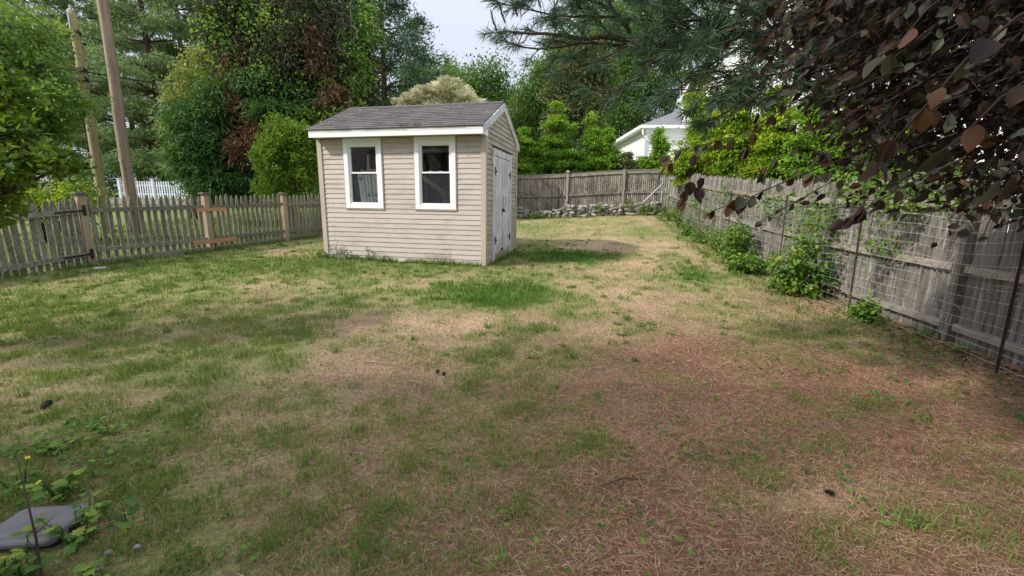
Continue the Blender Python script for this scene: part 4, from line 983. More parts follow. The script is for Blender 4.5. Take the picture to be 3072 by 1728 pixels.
# painted marks on the mossy pole: a cross and a dashed line
cz = at(305, 560, 14).z - fa.z; rr_ = .142
def on_pole(dx, z): return Vector((dx - .02, -math.sqrt(max(.0001, rr_ ** 2 - dx * dx)), z))
mb = MB()
for a, b in (((-.09, cz - .12), (.08, cz + .13)), ((.09, cz - .12), (-.07, cz + .12)), ((.03, cz - .4), (.09, cz - .1))):
    k = 5
    for i in range(k):
        p = [a[j] + (b[j] - a[j]) * i / k for j in (0, 1)]; q = [a[j] + (b[j] - a[j]) * (i + 1) / k for j in (0, 1)]
        mb.bar(on_pole(*p), on_pole(*q), .03, .008, (0, -1, 0))
for i in range(7): mb.bar(on_pole(-.03 - .004 * i, cz + .38 + i * .1), on_pole(-.03 - .004 * i, cz + .38 + i * .1 + .05), .022, .008, (0, -1, 0))
link('painted_mark', mb.mesh('painted_mark', M['chalk']), pa)
mb = MB(); zz = at(385, 488, 13.6).z - fb.z
mb.bar((-.06, -.148, zz + .1), (.0, -.152, zz), .02, .006, (0, -1, 0)); mb.bar((.0, -.152, zz), (.04, -.15, zz + .06), .02, .006, (0, -1, 0)); link('painted_mark', mb.mesh('painted_mark', M['chalk']), pb)
def cable(label, pts, r, sag=.0, group='overhead lines at the poles'):
    o_ = Vector(pts[0]); mb = MB(); P = []
    for a, b in zip(pts, pts[1:]):
        a = Vector(a); b = Vector(b)
        for i in range(12): t = i / 12; P.append(a.lerp(b, t) - Vector((0, 0, sag * 4 * t * (1 - t))) - o_)
    P.append(Vector(pts[-1]) - o_); mb.tube(P, r, 5); o = link('cable', mb.mesh('cable', M['black']), None, o_); tag(o, label, 'cable', group)
cable('topmost thin line crossing the pole and running down to the right', [at(-60, 70, 9), at(215, 100, 14), at(345, 132, 15.5), at(560, 190, 21)], .012)
cable('heavy black cable at the middle clamps of the mossy pole', [at(120, 195, 11), at(240, 212, 14), at(350, 232, 15.5), at(640, 275, 22)], .024)
cable('thin cable just below the heavy one', [at(130, 235, 11), at(250, 240, 14), at(370, 258, 15.5), at(640, 295, 22)], .012)
cable('lowest thin cable at the poles', [at(140, 262, 11), at(262, 264, 14), at(370, 278, 15.5), at(640, 318, 22)], .012)
cable('steep guy line coming from the upper left', [at(-40, -40, 8), at(110, 60, 11), at(230, 150, 14), at(262, 185, 14.6)], .009)
# far pole with a crossarm behind the shed
fp = at(1552, 372, 48); fp.z = Hs(fp.x, fp.y)
tp_ = thing('utility_pole', 'distant grey pole with a crossarm above the shed ridge', 'utility pole', fp)
hz = at(1552, 300, 48).z - fp.z; mb = MB(); mb.tube([(0, 0, 0), (0, 0, hz)], [.2, .15], 8); link('shaft', mb.mesh('shaft', M['pole2']), tp_)
mb = MB(); za = at(1552, 329, 48).z - fp.z; mb.box(-1.1, 1.1, -.08, .08, za - .08, za + .08); mb.bar((-.7, 0, za - .05), (-.05, 0, za - .6), .06, .06); link('crossarm', mb.mesh('crossarm', M['galv']), tp_)

# white picket fence beyond the road
FY = 31.0; fx0, fx1 = -27.6, -15.6; forg = Vector((fx0, FY, Hs(fx0, FY)))
ff = thing('picket_fence', 'white picket fence beyond the road behind the utility poles', 'fence', forg)
def wp_mesh():
    mb = MB(); mb.hexa([(-.04, -.012, 0), (.04, -.012, 0), (.04, .012, 0), (-.04, .012, 0), (-.04, -.012, 1.12), (.04, -.012, 1.12), (.04, .012, 1.12), (-.04, .012, 1.12)]); mb.prism([(-.04, -.012, 1.12), (.04, -.012, 1.12), (0, -.012, 1.18)], (0, .024, 0)); return mb.mesh('picket', M['whitefence'])
wpm = wp_mesh(); x_ = fx0 + .1
pst = [fx0, fx0 + 2.35, fx0 + 4.7, fx0 + 7.05, fx0 + 9.4, fx1]
while x_ < fx1 - .05:
    if min(abs(x_ - p_) for p_ in pst) > .1: link('picket', wpm, ff, (x_ - fx0, 0, Hs(x_, FY) - forg.z + .02))
    x_ += .168
mb = MB()
for z in (.3, .9): mb.box(0, fx1 - fx0, .014, .05, z - .045, z + .045)
link('rail', mb.mesh('rail', M['whitefence']), ff)
for p_ in pst:
    mb = MB(); x_ = p_ - fx0; mb.box(x_ - .075, x_ + .075, -.075, .075, -.1, 1.3); mb.box(x_ - .1, x_ + .1, -.1, .1, 1.3, 1.35); link('post', mb.mesh('post', M['whitefence']), ff)
# ================================================================== HOUSES beyond the fences
def wall_boards(mb, p0, p1, z0, ztop, course=.13, gable=None, holes=()):
    """lap siding as tilted strips on a vertical wall from p0 to p1; ztop(t) gives the top edge (t in 0..1)"""
    p0 = Vector((p0[0], p0[1], 0)); p1 = Vector((p1[0], p1[1], 0)); d = p1 - p0; Ln = d.length; dn = d.normalized(); nn = Vector((dn.y, -dn.x, 0))
    z = z0
    zmax = max(ztop(t / 20) for t in range(21))
    while z < zmax:
        ts = [t / 60 for t in range(61) if ztop(t / 60) > z + course * .4]
        if not ts: break
        a, b = ts[0], ts[-1]
        q = [p0 + d * a, p0 + d * b]
        mb.add([q[0] + nn * .03 + Vector((0, 0, z)), q[1] + nn * .03 + Vector((0, 0, z)), q[1] + nn * .004 + Vector((0, 0, z + course)), q[0] + nn * .004 + Vector((0, 0, z + course)),
                q[0] + Vector((0, 0, z)), q[1] + Vector((0, 0, z))], [(0, 1, 2, 3), (4, 5, 1, 0)])
        z += course
HX = 11.6                                       # the long gable wall runs towards the camera, side on
hx, hy = HX, HX / ((2066 - 1536) / F_PX) * 1.0
c0 = at(2066, 287, hy); hx = c0.x; zc = c0.z
hz0 = Hs(hx, hy) - .6
dn = Vector((.0, -1, 0)); HW = 19.0; HS = .44
horg = Vector((hx, hy, hz0))
house = thing('house', 'white clapboard house with a big gable, seen between the pine bough and the golden hedge', 'house', horg)
mb = MB(); e0 = Vector((0, 0, 0)); e1 = dn * HW; zt_ = zc - hz0
wall_boards(mb, (0, 0), (e1.x, e1.y), 0, lambda t: zt_ + (HW / 2 - abs(t - .5) * HW) * HS, .17)
dp = Vector((9, 0, 0)); nb_ = Vector((-1, 0, 0))
mb.add([e0, e0 + dp, e0 + dp + Vector((0, 0, zt_)), e0 + Vector((0, 0, zt_))], [(0, 3, 2, 1)]); mb.add([e1, e1 + dp, e1 + dp + Vector((0, 0, zt_)), e1 + Vector((0, 0, zt_))], [(0, 1, 2, 3)])
link('wall', mb.mesh('wall', M['housesiding']), house)
rr = MB(); ov = nb_ * .3
a = e0 - dn * .4 + Vector((0, 0, zt_ - .17)); b = dn * HW / 2 + Vector((0, 0, zt_ + HW / 2 * HS)); c = e1 + dn * .4 + Vector((0, 0, zt_ - .17)); up_ = Vector((0, 0, .18))
for p, q in ((a, b), (b, c)):
    rr.add([p + ov, q + ov, q + dp, p + dp, p + ov + up_, q + ov + up_, q + dp + up_, p + dp + up_], [(0, 3, 2, 1), (4, 5, 6, 7), (0, 1, 5, 4), (1, 2, 6, 5), (2, 3, 7, 6), (3, 0, 4, 7)])
link('roof', rr.mesh('roof', M['greyroof']), house)
mb = MB()
for p, q in ((a, b), (b, c)): mb.bar(p + ov * 1.1 + up_ * .2, q + ov * 1.1 + up_ * .2, .26, .06)
link('rake_board', mb.mesh('rake_board', M['white']), house)
mb = MB(); mb.tube([e0 - dn * .55 + ov * .6 + Vector((0, 0, zt_ - .25)), e0 - dn * .45 + ov * .6 + Vector((0, 0, zt_ - .6)), e0 - dn * .02 + ov * .6 + Vector((0, 0, zt_ - 1.0)), e0 - dn * .02 + ov * .6 + Vector((0, 0, .2))], .09, 8)
mb.bar(e0 - dn * .5 + dp + Vector((0, 0, zt_ - .2)), e0 - dn * .5 + ov * 1.6 + Vector((0, 0, zt_ - .2)), .2, .2); link('downspout', mb.mesh('downspout', M['white']), house)
for t, z in ((3.2, zt_ - 1.6), (7.4, zt_ + .9), (11, zt_ - 1.6), (15.5, zt_ - 1.6)):
    p = dn * t + nb_ * .03; mb = MB(); mb.bar(p + Vector((0, 0, z - .8)), p + Vector((0, 0, z + .8)), 1.0, .08, dn); w_ = link('window', mb.mesh('window', M['white']), house)
    p = p + nb_ * .045; mb = MB(); mb.bar(p + Vector((0, 0, z - .7)), p + Vector((0, 0, z + .7)), .8, .03, dn); link('pane', mb.mesh('pane', M['darkglass']), w_)
# low wing with a hipped roof
WY = hy - .4; q0 = at(1932, 500, WY); wx, wy = q0.x, q0.y; wz0 = Hs(wx, wy) - .2; wze = at(1932, 378, WY).z
worg_ = Vector((wx, wy, wz0)); WL = hx - wx + .3; WDP = 8.5
wing = thing('house', 'low white single storey house wing with grey hip roof and gutters', 'house', worg_)
hh = wze - wz0
mb = MB(); wall_boards(mb, (0, 0), (WL, -.15), 0, lambda t: hh, .19); wall_boards(mb, (0, WDP), (0, 0), 0, lambda t: hh, .19); link('wall', mb.mesh('wall', M['housesiding']), wing)
mb = MB(); mb.box(-.07, .1, -.07, .0, 0, hh); link('corner_board', mb.mesh('corner_board', M['white']), wing)
rz_ = at(2062, 335, WY + 3).z - wz0
E_ = [Vector((-.45, -.45, hh)), Vector((WL, -.55, hh)), Vector((WL, WDP + .4, hh)), Vector((-.45, WDP + .4, hh))]
R_ = [Vector((3.4, 3.6, rz_ + .3)), Vector((WL, 3.6, rz_ + .3))]
mb = MB(); mb.add(E_ + R_ + [p - Vector((0, 0, .03)) for p in E_], [(0, 1, 5, 4), (1, 2, 5), (2, 3, 4, 5), (3, 0, 4), (9, 8, 7, 6)]); link('roof', mb.mesh('roof', M['greyroof']), wing)
mb = MB(); mb.bar(E_[0] - Vector((0, 0, .1)), E_[1] - Vector((0, 0, .1)), .17, .12); mb.bar(E_[0] - Vector((0, 0, .1)), E_[3] - Vector((0, 0, .1)), .17, .12); link('gutter', mb.mesh('gutter', M['white']), wing)
mb = MB(); mb.add([Vector((-.4, -.4, hh - .17)), Vector((WL, -.5, hh - .17)), Vector((WL, 0, hh - .17)), Vector((0, 0, hh - .17)), Vector((0, WDP, hh - .17)), Vector((-.4, WDP, hh - .17))], [(0, 1, 2, 3), (0, 3, 4, 5)]); link('soffit', mb.mesh('soffit', M['white']), wing)
mb = MB(); mb.tube([(-.35, -.38, hh - .15), (-.3, -.36, hh - .5), (-.12, -.1, hh - .75), (-.12, -.1, .1)], .06, 8); link('downspout', mb.mesh('downspout', M['white']), wing)
mb = MB(); mb.tube([(-.4, WDP + .2, hh - .15), (-.15, WDP - .1, hh - .6), (-.12, WDP - .1, .1)], .06, 8); link('downspout', mb.mesh('downspout', M['white']), wing)
for (yy, zz) in ((1.6, 1.75), (4.6, 1.75)):
    mb = MB(); mb.box(-.07, .0, yy - .65, yy + .65, zz - .8, zz + .8); w_ = link('window', mb.mesh('window', M['white']), wing)
    mb = MB(); mb.box(-.085, -.07, yy - .52, yy - .03, zz - .68, zz + .68); mb.box(-.085, -.07, yy + .03, yy + .52, zz - .68, zz + .68); link('pane', mb.mesh('pane', M['darkglass']), w_)
    mb = MB(); mb.box(-.06, 0, yy - 1.15, yy - .7, zz - .8, zz + .8); link('shutter', mb.mesh('shutter', M['shutter']), w_)
mb = MB(); mb.box(1.98, 3.0, -.14, -.0, 1.0, 2.75); w_ = link('window', mb.mesh('window', M['white']), wing)
mb = MB(); mb.box(2.1, 2.88, -.155, -.14, 1.1, 2.65); link('pane', mb.mesh('pane', M['darkglass']), w_); mb = MB(); mb.box(1.5, 1.94, -.12, -.04, 1.0, 2.75); link('shutter', mb.mesh('shutter', M['shutter']), w_)
# ================================================================== TREES AND SHRUBS
def rel(u, v, Y, base): return at(u, v, Y) - base
def foot(u, Y):
    p = at(u, 600, Y); return Vector((p.x, p.y, Hs(p.x, p.y)))
# --- tall pines beyond the white fence
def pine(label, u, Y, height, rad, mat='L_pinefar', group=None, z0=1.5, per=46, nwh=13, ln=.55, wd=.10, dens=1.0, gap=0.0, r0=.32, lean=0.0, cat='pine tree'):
    b = foot(u, Y); t = thing('pine_tree', label, cat, b, 0, group); C = []; mbt = MB()
    top = Vector((lean * height, 0, height)); mbt.tube([Vector((0, 0, -.2)), top * .35, top * .7, top], [r0, r0 * .75, r0 * .4, .03], 8)
    K = []; R = []
    for w_ in range(nwh):
        zf = (w_ + .5) / nwh; z = z0 + (height - z0) * zf ** .95; rr = rad * (1 - zf) ** .7 * random.uniform(.8, 1.1) + .4
        ax = top * (z / height)
        nb = random.randint(5, 7); ph = random.uniform(0, 6.28)
        for k in range(nb):
            if random.random() < gap: continue
            a = ph + 6.28 * k / nb + random.uniform(-.35, .35); L = rr * random.uniform(.65, 1.12)
            d = Vector((math.cos(a), math.sin(a), random.uniform(-.08, .28)))
            tip = Vector((ax.x, ax.y, z)) + d * L
            mbt.tube([Vector((ax.x, ax.y, z)), Vector((ax.x, ax.y, z)) + d * L * .55 - Vector((0, 0, .04 * L)), tip], [max(.03, .022 * L), .02, .01], 4, False)
            nc = max(2, int(L * 2.3 * dens))
            tt = rng.uniform(.25, 1.02, nc)
            cc = np.array([ax.x, ax.y, z]) + np.array(d) * L * tt[:, None] + rng.normal(size=(nc, 3)) * np.array([.32, .32, .16]) * (L * .22 + .15)
            kk = np.repeat(np.arange(nc), per); m_ = nc * per
            pos = cc[kk] + rng.normal(size=(m_, 3)) * np.array([.34, .34, .17]) * min(1, .4 + rad * .14)
            dd = unit(np.array(d) * .5 + rng.normal(size=(m_, 3)) * np.array([.8, .8, .6]) + np.array([0, 0, .15]))
            K.append(kite(pos, dd, rand_unit(m_), ln * rng.uniform(.6, 1.2, m_), wd * rng.uniform(.6, 1.2, m_), 0)); R.append(np.clip(rng.random(nc)[kk] * .6 + rng.random(m_) * .4, 0, 1))
    link('crown', kites_mesh('crown', np.concatenate(K), np.concatenate(R)), t, mat=M[mat]); link('trunk', mbt.mesh('trunk', M['pinebark'], True), t); return t
GP = 'pines beyond the white fence'
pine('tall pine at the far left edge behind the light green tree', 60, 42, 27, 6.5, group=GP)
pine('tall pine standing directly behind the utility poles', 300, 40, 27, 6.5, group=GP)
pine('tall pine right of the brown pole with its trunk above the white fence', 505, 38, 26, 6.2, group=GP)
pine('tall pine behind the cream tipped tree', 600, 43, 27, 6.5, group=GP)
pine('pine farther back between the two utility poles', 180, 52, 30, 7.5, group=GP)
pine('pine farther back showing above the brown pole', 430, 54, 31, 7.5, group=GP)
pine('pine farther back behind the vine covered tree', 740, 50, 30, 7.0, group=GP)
pine('dark pine with a thin leaning trunk against the sky above the shed', 1165, 30, 19, 4.6, 'L_pine', None, 3.0, 46, 14, .42, .08, 1.35, .12, .26, .006)
# --- low dark hemlocks and scrub along the white fence
tree('shrub', 'dark low evergreen scrub behind the white fence under the pines', foot(420, 36), (0, 0, 1.5), .1, [((-4, 0, 1.3), (3, 1, 1.4), 60), ((1, 1, 1.5), (3, 1, 1.6), 60), ((5.5, 0, 1.2), (2.5, 1, 1.3), 50)], 'L_cypress', 40, .4, .3, .1, cat='shrub')
tree('shrub', 'dark evergreen scrub filling the gap under the vine covered tree', foot(850, 24), (0, 0, 1.5), .1, [((-3.5, 0, .9), (2.2, .8, 1.3), 60), ((0, .5, 1.0), (2.2, .8, 1.5), 60), ((2.6, 0, .9), (2, .8, 1.3), 50)], 'L_cypress', 44, .3, .26, .08, cat='shrub')
tree('shrub', 'shadowy scrub under the dark pine behind the shed', foot(1250, 28), (0, 0, 2), .1, [((-3.5, 0, 1.4), (3, 1, 1.9), 60), ((2, .5, 1.4), (3.2, 1, 2.0), 60), ((6, .5, 1.3), (3.2, 1, 1.6), 50)], 'L_decid', 44, .4, .24, .14, cat='shrub')
# --- light green tree in front of the mossy pole
b = foot(95, 11.3)
tree('leafy_tree', 'light green leafy tree left of the mossy utility pole', b, (0.2, 0, 5.5), .13,
     [(rel(0, 110, 11.3, b), (1.3, 1.0, .9), 70), (rel(45, 250, 11.2, b), (1.1, 1.0, .9), 70), (rel(-20, 340, 11.3, b), (1.3, 1.0, 1.0), 60), (rel(210, 300, 11.0, b), (.55, .5, .28), 18), (rel(125, 225, 11.2, b), (.5, .5, .4), 24), (rel(75, 400, 11.6, b), (.8, .8, .7), 40), (rel(0, 470, 11.3, b), (1.0, .8, .7), 30), (rel(125, 345, 11.4, b), (.5, .5, .4), 20)],
     'L_lightgreen', 50, .17, .12, .07, up=1.0, flat=.6)
# --- bright shrub just behind the picket gate
b = foot(175, 11.0)
tree('shrub', 'bright yellow green shrub just behind the picket gate', b, (0, 0, .8), .05, [(rel(120, 600, 11, b), (.75, .6, .45), 60), (rel(205, 590, 11, b), (.75, .6, .42), 60), (rel(255, 605, 11.1, b), (.4, .4, .4), 30), (rel(70, 605, 11, b), (.5, .4, .4), 30)], 'L_yhedge', 36, .12, .085, .045, cat='shrub', shell=.25, up=1.0)
# --- cream tipped tree
b = foot(575, 18)
tree('leafy_tree', 'pale cream tipped tree between the pines and the vine covered tree', b, (0, 0, 5.5), .11, [(rel(600, 215, 18, b), (.7, .8, .75), 40), (rel(545, 290, 18, b), (.7, .8, .8), 46), (rel(600, 330, 18.2, b), (.9, .8, 1.0), 50), (rel(545, 410, 18.2, b), (.6, .6, .9), 36), (rel(620, 180, 18.2, b), (.5, .5, .6), 24)], 'L_creamgreen', 46, .2, .12, .06, up=1.0, flat=.5, shell=.3)
# --- vine covered evergreen
b = foot(870, 17.8)
VB = 17.8
et = thing('evergreen_tree', 'dark evergreen smothered in vines behind the shed with browned lower boughs', 'tree', b)
K, R, CC = crown_leaves([(rel(960, 60, VB, b), (1.9, 1.3, 2.4), 230), (rel(860, 260, VB, b), (2.2, 1.3, 1.7), 190), (rel(1010, 230, VB, b), (1.6, 1.2, 1.7), 150), (rel(800, -120, VB, b), (2.4, 1.5, 2.0), 170), (rel(1040, -150, VB, b), (1.4, 1.3, 2.0), 110), (rel(960, 400, VB, b), (1.7, 1.0, 1.2), 90), (rel(940, 120, 16.3, b), (1.2, .4, 1.6), 90), (rel(860, 200, 16.2, b), (.8, .3, .9), 50), (rel(715, 120, 16.5, b), (.8, .4, 1.7), 90), (rel(650, 60, 16.8, b), (.5, .4, .9), 30)], 80, .25, .2, .05, up=.2, droop=.7, shell=.33)
link('crown', kites_mesh('crown', K, R), et, mat=M['L_core'])
K, R, CC = crown_leaves([(rel(745, 330, 16.3, b), (.6, .4, .9), 70), (rel(795, 410, 15.9, b), (.5, .4, .6), 56), (rel(710, 270, 16.5, b), (.35, .3, .5), 26), (rel(745, 450, 15.9, b), (.6, .4, .4), 40), (rel(900, 420, 16.2, b), (.8, .4, .35), 40), (rel(715, 190, 16.1, b), (.35, .3, .6), 22), (rel(1000, 300, 16.0, b), (.4, .3, .5), 22), (rel(960, 150, 15.9, b), (.3, .2, .8), 16)], 46, .16, .24, .05, up=.1, droop=.7, shell=.3)
link('dead_foliage', kites_mesh('dead_foliage', K, R), et, mat=M['L_dead'])
K, R, CC = crown_leaves([(rel(605, 390, 16.4, b), (1.2, .8, 1.1), 110), (rel(625, 480, 16.3, b), (1.25, .9, .85), 110), (rel(700, 545, 16.2, b), (1.1, .7, .6), 70), (rel(650, 565, 16.2, b), (.7, .6, .4), 34), (rel(660, 300, 16.2, b), (.5, .5, .8), 40), (rel(760, 250, 15.9, b), (.6, .3, .35), 24), (rel(800, 330, 15.7, b), (.45, .25, .25), 20), (rel(890, 320, 16.2, b), (.9, .4, .6), 36)], 60, .22, .28, .05, up=.9, droop=.55, shell=.25, flat=.4)
link('skirt_boughs', kites_mesh('skirt_boughs', K, R), et, mat=M['L_cypress'])
link('trunk', trunk_mb((0, 0, -.2), (.3, 0, 9.5), .3, .08, [Vector(c_) for c_ in CC[::18]], .1).mesh('trunk', M['pinebark'], True), et)
vn = thing('climbing_vine', 'bright leafy vine with bare pale stems draped over the dark evergreen', 'vine', b)
K, R, CC = crown_leaves([(rel(700, 130, 16.3, b), (1.0, .5, 1.5), 44), (rel(770, 90, 16.2, b), (.6, .4, 1.4), 18), (rel(650, 60, 16.6, b), (.7, .5, 1.0), 36), (rel(800, 240, 16.0, b), (1.0, .3, .6), 30), (rel(1070, 220, 16.4, b), (.5, .4, 1.5), 40), (rel(1095, 60, 16.8, b), (.45, .4, 1.0), 26), (rel(970, 280, 16.0, b), (1.0, .3, .6), 14), (rel(900, 350, 15.9, b), (.8, .3, .3), 22), (rel(1010, 345, 16.0, b), (.9, .3, .25), 26), (rel(880, 60, 16.0, b), (1.3, .3, 1.3), 5)], 30, .2, .12, .09, up=.5, droop=.5, shell=.33)
link('foliage', kites_mesh('foliage', K, R), vn, mat=M['L_vine'])
mb = MB()
for k in range(80):
    u0 = random.uniform(660, 1090); v0 = random.uniform(40, 400); Y0 = random.uniform(15.9, 16.5); p = rel(u0, v0, Y0, b); pts = [p]
    for j in range(5):
        p = p + Vector((random.uniform(-.22, .22), random.uniform(-.08, .05), random.uniform(-.28, .16))); pts.append(p)
    mb.tube(pts, [.022, .018, .015, .012, .009, .005], 4, False)
for k in range(14):
    u0 = random.uniform(930, 1060); p = rel(u0, random.uniform(0, 160), 16.3, b); mb.tube([p, p + Vector((random.uniform(-.1, .1), 0, -.7)), p + Vector((random.uniform(-.2, .2), 0, -1.6))], [.012, .012, .008], 4, False)
link('stem', mb.mesh('stem', M['twig']), vn, kind='stuff')
# --- clipped round shrub beside the shed
b = foot(868, 14.3)
tree('round_shrub', 'dense rounded bright green shrub at the left rear of the shed', b, (0, 0, 1.6), .07, [(rel(868, 480, 14.4, b), (.98, .9, 1.12), 330), (rel(868, 570, 14.3, b), (1.05, .8, .55), 130)] + [(rel(868 + 78 * math.cos(q) * f, 478 - 100 * math.sin(q) * f, 14.3 - .55 * (1 - f * .6), b), (random.uniform(.26, .42),) * 2 + (random.uniform(.26, .45),), 34) for q, f in [(random.uniform(-.9, 4.1), random.uniform(.45, 1.0)) for _ in range(26)]], 'L_box', 30, .075, .085, .045, cat='shrub', shell=.2, up=.9, droop=-.3)
# --- flowering dogwood behind the roof
b = foot(1310, 21)
tree('dogwood_tree', 'cream flowering dogwood showing above the shed roof', b, (0, 0, 4.5), .1, [(rel(u_, v_, 21 + random.uniform(-.6, .6), b), (random.uniform(.35, .6), .5, random.uniform(.16, .3)), 16) for u_, v_ in [(1215, 312), (1240, 292), (1262, 300), (1275, 272), (1300, 292), (1312, 258), (1330, 276), (1345, 250), (1352, 292), (1378, 270), (1395, 288), (1412, 300), (1425, 312), (1300, 318), (1360, 315), (1250, 322), (1390, 322)]], 'L_cream', 40, .1, .13, .085, up=1.2, flat=.4, shell=.3)
# --- broadleaf trees behind
def broad(label, u, Y, blobs, mat='L_decid', r0=.3, per=60, ln=.26, wd=.17, sp=.42, group=None, top=None, name='broadleaf_tree', **kw):
    b = foot(u, Y); B = [(rel(bu, bv, Y + bd, b), tuple(np.array((ru, ru * .8, rv)) * Y / F_PX), int(n_ * 1.35)) for bu, bv, bd, ru, rv, n_ in blobs]
    tz = max(q[0].z for q in B)
    return tree(name, label, b, (rel(top, 300, Y, b).x if top else 0, 0, tz * .9), r0, B, mat, per, sp, ln, wd, group, **kw)
GB = 'broadleaf trees behind the yard'
broad('thin crowned tree standing out against the sky right of the dogwood', 1420, 44, [(1420, 240, 0, 60, 42, 40), (1480, 228, 0, 45, 36, 30), (1500, 268, 0, 28, 34, 16), (1440, 290, 0, 60, 40, 30), (1395, 280, 0, 50, 50, 30)], group=GB, sp=.5, per=34)
broad('small round treetop just left of the dogwood blossom', 1300, 50, [(1345, 232, 0, 40, 38, 30), (1270, 200, 2, 40, 40, 26), (1250, 250, 2, 60, 50, 30), (1320, 280, 2, 70, 40, 26)], group=GB, sp=.5)
broad('low treeline tree behind the shed ridge', 1545, 60, [(1540, 325, 0, 60, 40, 40), (1600, 370, 0, 70, 60, 40), (1490, 330, 0, 50, 40, 24)], group=GB, sp=.6, ln=.32, wd=.2)
broad('dark green rounded tree left of the olive tree', 1610, 48, [(1620, 250, 0, 60, 60, 60), (1600, 330, 0, 70, 70, 60), (1680, 210, 2, 60, 50, 40), (1585, 420, 0, 70, 70, 40)], group=GB, sp=.45)
broad('olive brown leaved tree with a visible pale trunk behind the hornbeams', 1735, 40, [(1710, 260, 0, 70, 70, 50), (1780, 250, 0, 60, 80, 50), (1740, 340, 0, 80, 60, 44), (1690, 360, 0, 50, 60, 26), (1750, 170, 0, 60, 50, 30)], 'L_olive', .22, group=GB, top=1735, sp=.4)
broad('tall mid green tree above the low house wing', 1900, 46, [(1880, 240, 0, 90, 90, 80), (1990, 220, 0, 90, 100, 80), (1930, 340, 0, 110, 60, 60), (1830, 380, 0, 70, 60, 40), (1900, 110, 0, 110, 90, 70), (2010, 80, 0, 80, 90, 50), (1980, -60, 0, 120, 90, 50)], group=GB, r0=.4)
broad('big mid green tree at the upper centre behind the pine bough', 1790, 52, [(1760, 90, 0, 100, 90, 70), (1850, 20, 0, 100, 90, 60), (1700, 150, 0, 60, 60, 40), (1820, 180, 0, 90, 70, 50), (1850, 300, 0, 90, 80, 50)], group=GB, r0=.4, sp=.5)
broad('big green tree beyond the houses behind the pine bough', 2330, 50, [(2180, 60, 4, 90, 100, 60), (2300, 0, 4, 110, 100, 60), (2450, 60, 0, 120, 120, 60), (2600, 150, 0, 120, 120, 60), (2750, 60, 0, 130, 130, 60), (2400, 250, 0, 120, 90, 50), (2900, 200, 0, 130, 150, 50)], group=GB, r0=.45, sp=.6)
broad('distant green treeline behind the back fence', 1450, 85, [(1350, 330, 0, 110, 50, 50), (1500, 340, 0, 110, 50, 50), (1640, 390, 0, 120, 60, 50), (1780, 400, 0, 120, 60, 50), (1200, 320, 0, 120, 50, 40), (1500, 480, 0, 160, 70, 60), (1700, 490, 0, 160, 70, 60), (1300, 480, 0, 160, 60, 40), (1900, 500, 0, 140, 60, 40)], group=GB, sp=.9, ln=.5, wd=.34)
# --- hornbeams behind the back fence
def hornbeam(label, u, Y, vtop, half, mat='L_hedge', group='young hornbeams behind the back fence', dens=1.0, vbot=555, ln=.12, wd=.07, name='hornbeam_tree', sh=.35, point=.16):
    b = foot(u, Y); B = []; n_ = 9; k = Y / F_PX
    for i in range(n_):
        f = (i + .5) / n_; v = vtop + (vbot - vtop) * f; r_ = half * (point + (1.02 - point) * min(1, f * 1.25) ** .8) * k
        m = max(1, int(round(1 + 3 * f)))
        for q in range(m):                              # uneven shelves of foliage at each height
            a = 6.28 * q / m + random.uniform(0, 2); e = r_ * random.uniform(.25, .55) * (m > 1)
            B.append((rel(u, v + random.uniform(-14, 14), Y, b) + Vector((math.cos(a) * e, math.sin(a) * e, 0)), (r_ * random.uniform(.5, .85), r_ * random.uniform(.5, .8), (vbot - vtop) / n_ * random.uniform(.35, .75) * k), int(dens * (6 + 40 * f / m ** .5))))
    return tree(name, label, b, (0, 0, rel(u, vtop + 20, Y, b).z), .08, B, mat, 44, .12, ln, wd, group, nlimb=16, up=1.5, droop=.12, flat=.3, shell=sh)
hornbeam('hornbeam half hidden behind the right edge of the shed', 1575, 22.5, 395, 75)
hornbeam('tallest pointed hornbeam behind the back fence', 1672, 22.5, 322, 72, dens=1.3)
hornbeam('second pointed hornbeam right of the tallest one', 1775, 22.8, 358, 58, dens=1.2)
hornbeam('lower hornbeam at the right end of the row', 1825, 22.4, 385, 34)
hornbeam('slender dark column shaped hornbeam in front of the white house wing', 1978, 22.0, 385, 26, dens=1.0, vbot=545)
hornbeam('dull olive bush below the wing windows', 1880, 22.2, 462, 40, 'L_olive', None, .9, name='shrub')
hornbeam('small green bush between the column hornbeam and the olive bush', 1930, 22.0, 478, 28, 'L_hedge', None, .9, name='shrub')
# --- golden hedge trees behind the right fence
GH = 'golden green hedge trees behind the right fence'
for lab, u, Y, vt, hf, d_ in [('golden hedge tree nearest the white house', 2100, 15.6, 238, 80, 1.6), ('second golden hedge tree under the pine bough', 2215, 14.4, 228, 92, 1.7), ('third golden hedge tree behind the drooping purple leaves', 2335, 13.4, 262, 100, 1.7), ('fourth hedge tree, greener, behind the purple leaves', 2450, 12.4, 270, 105, 1.7),
                              ('fifth hedge tree partly behind the purple leaves', 2570, 11.8, 300, 115, 1.6), ('last hedge tree almost hidden by purple leaves', 2710, 11.0, 320, 135, 1.5)]:
    hornbeam(lab, u, Y, vt, hf, 'L_yhedge' if u < 2400 else 'L_hedge', GH, d_ * 1.1, 565, .11, .055, 'hedge_tree', .3, .22)

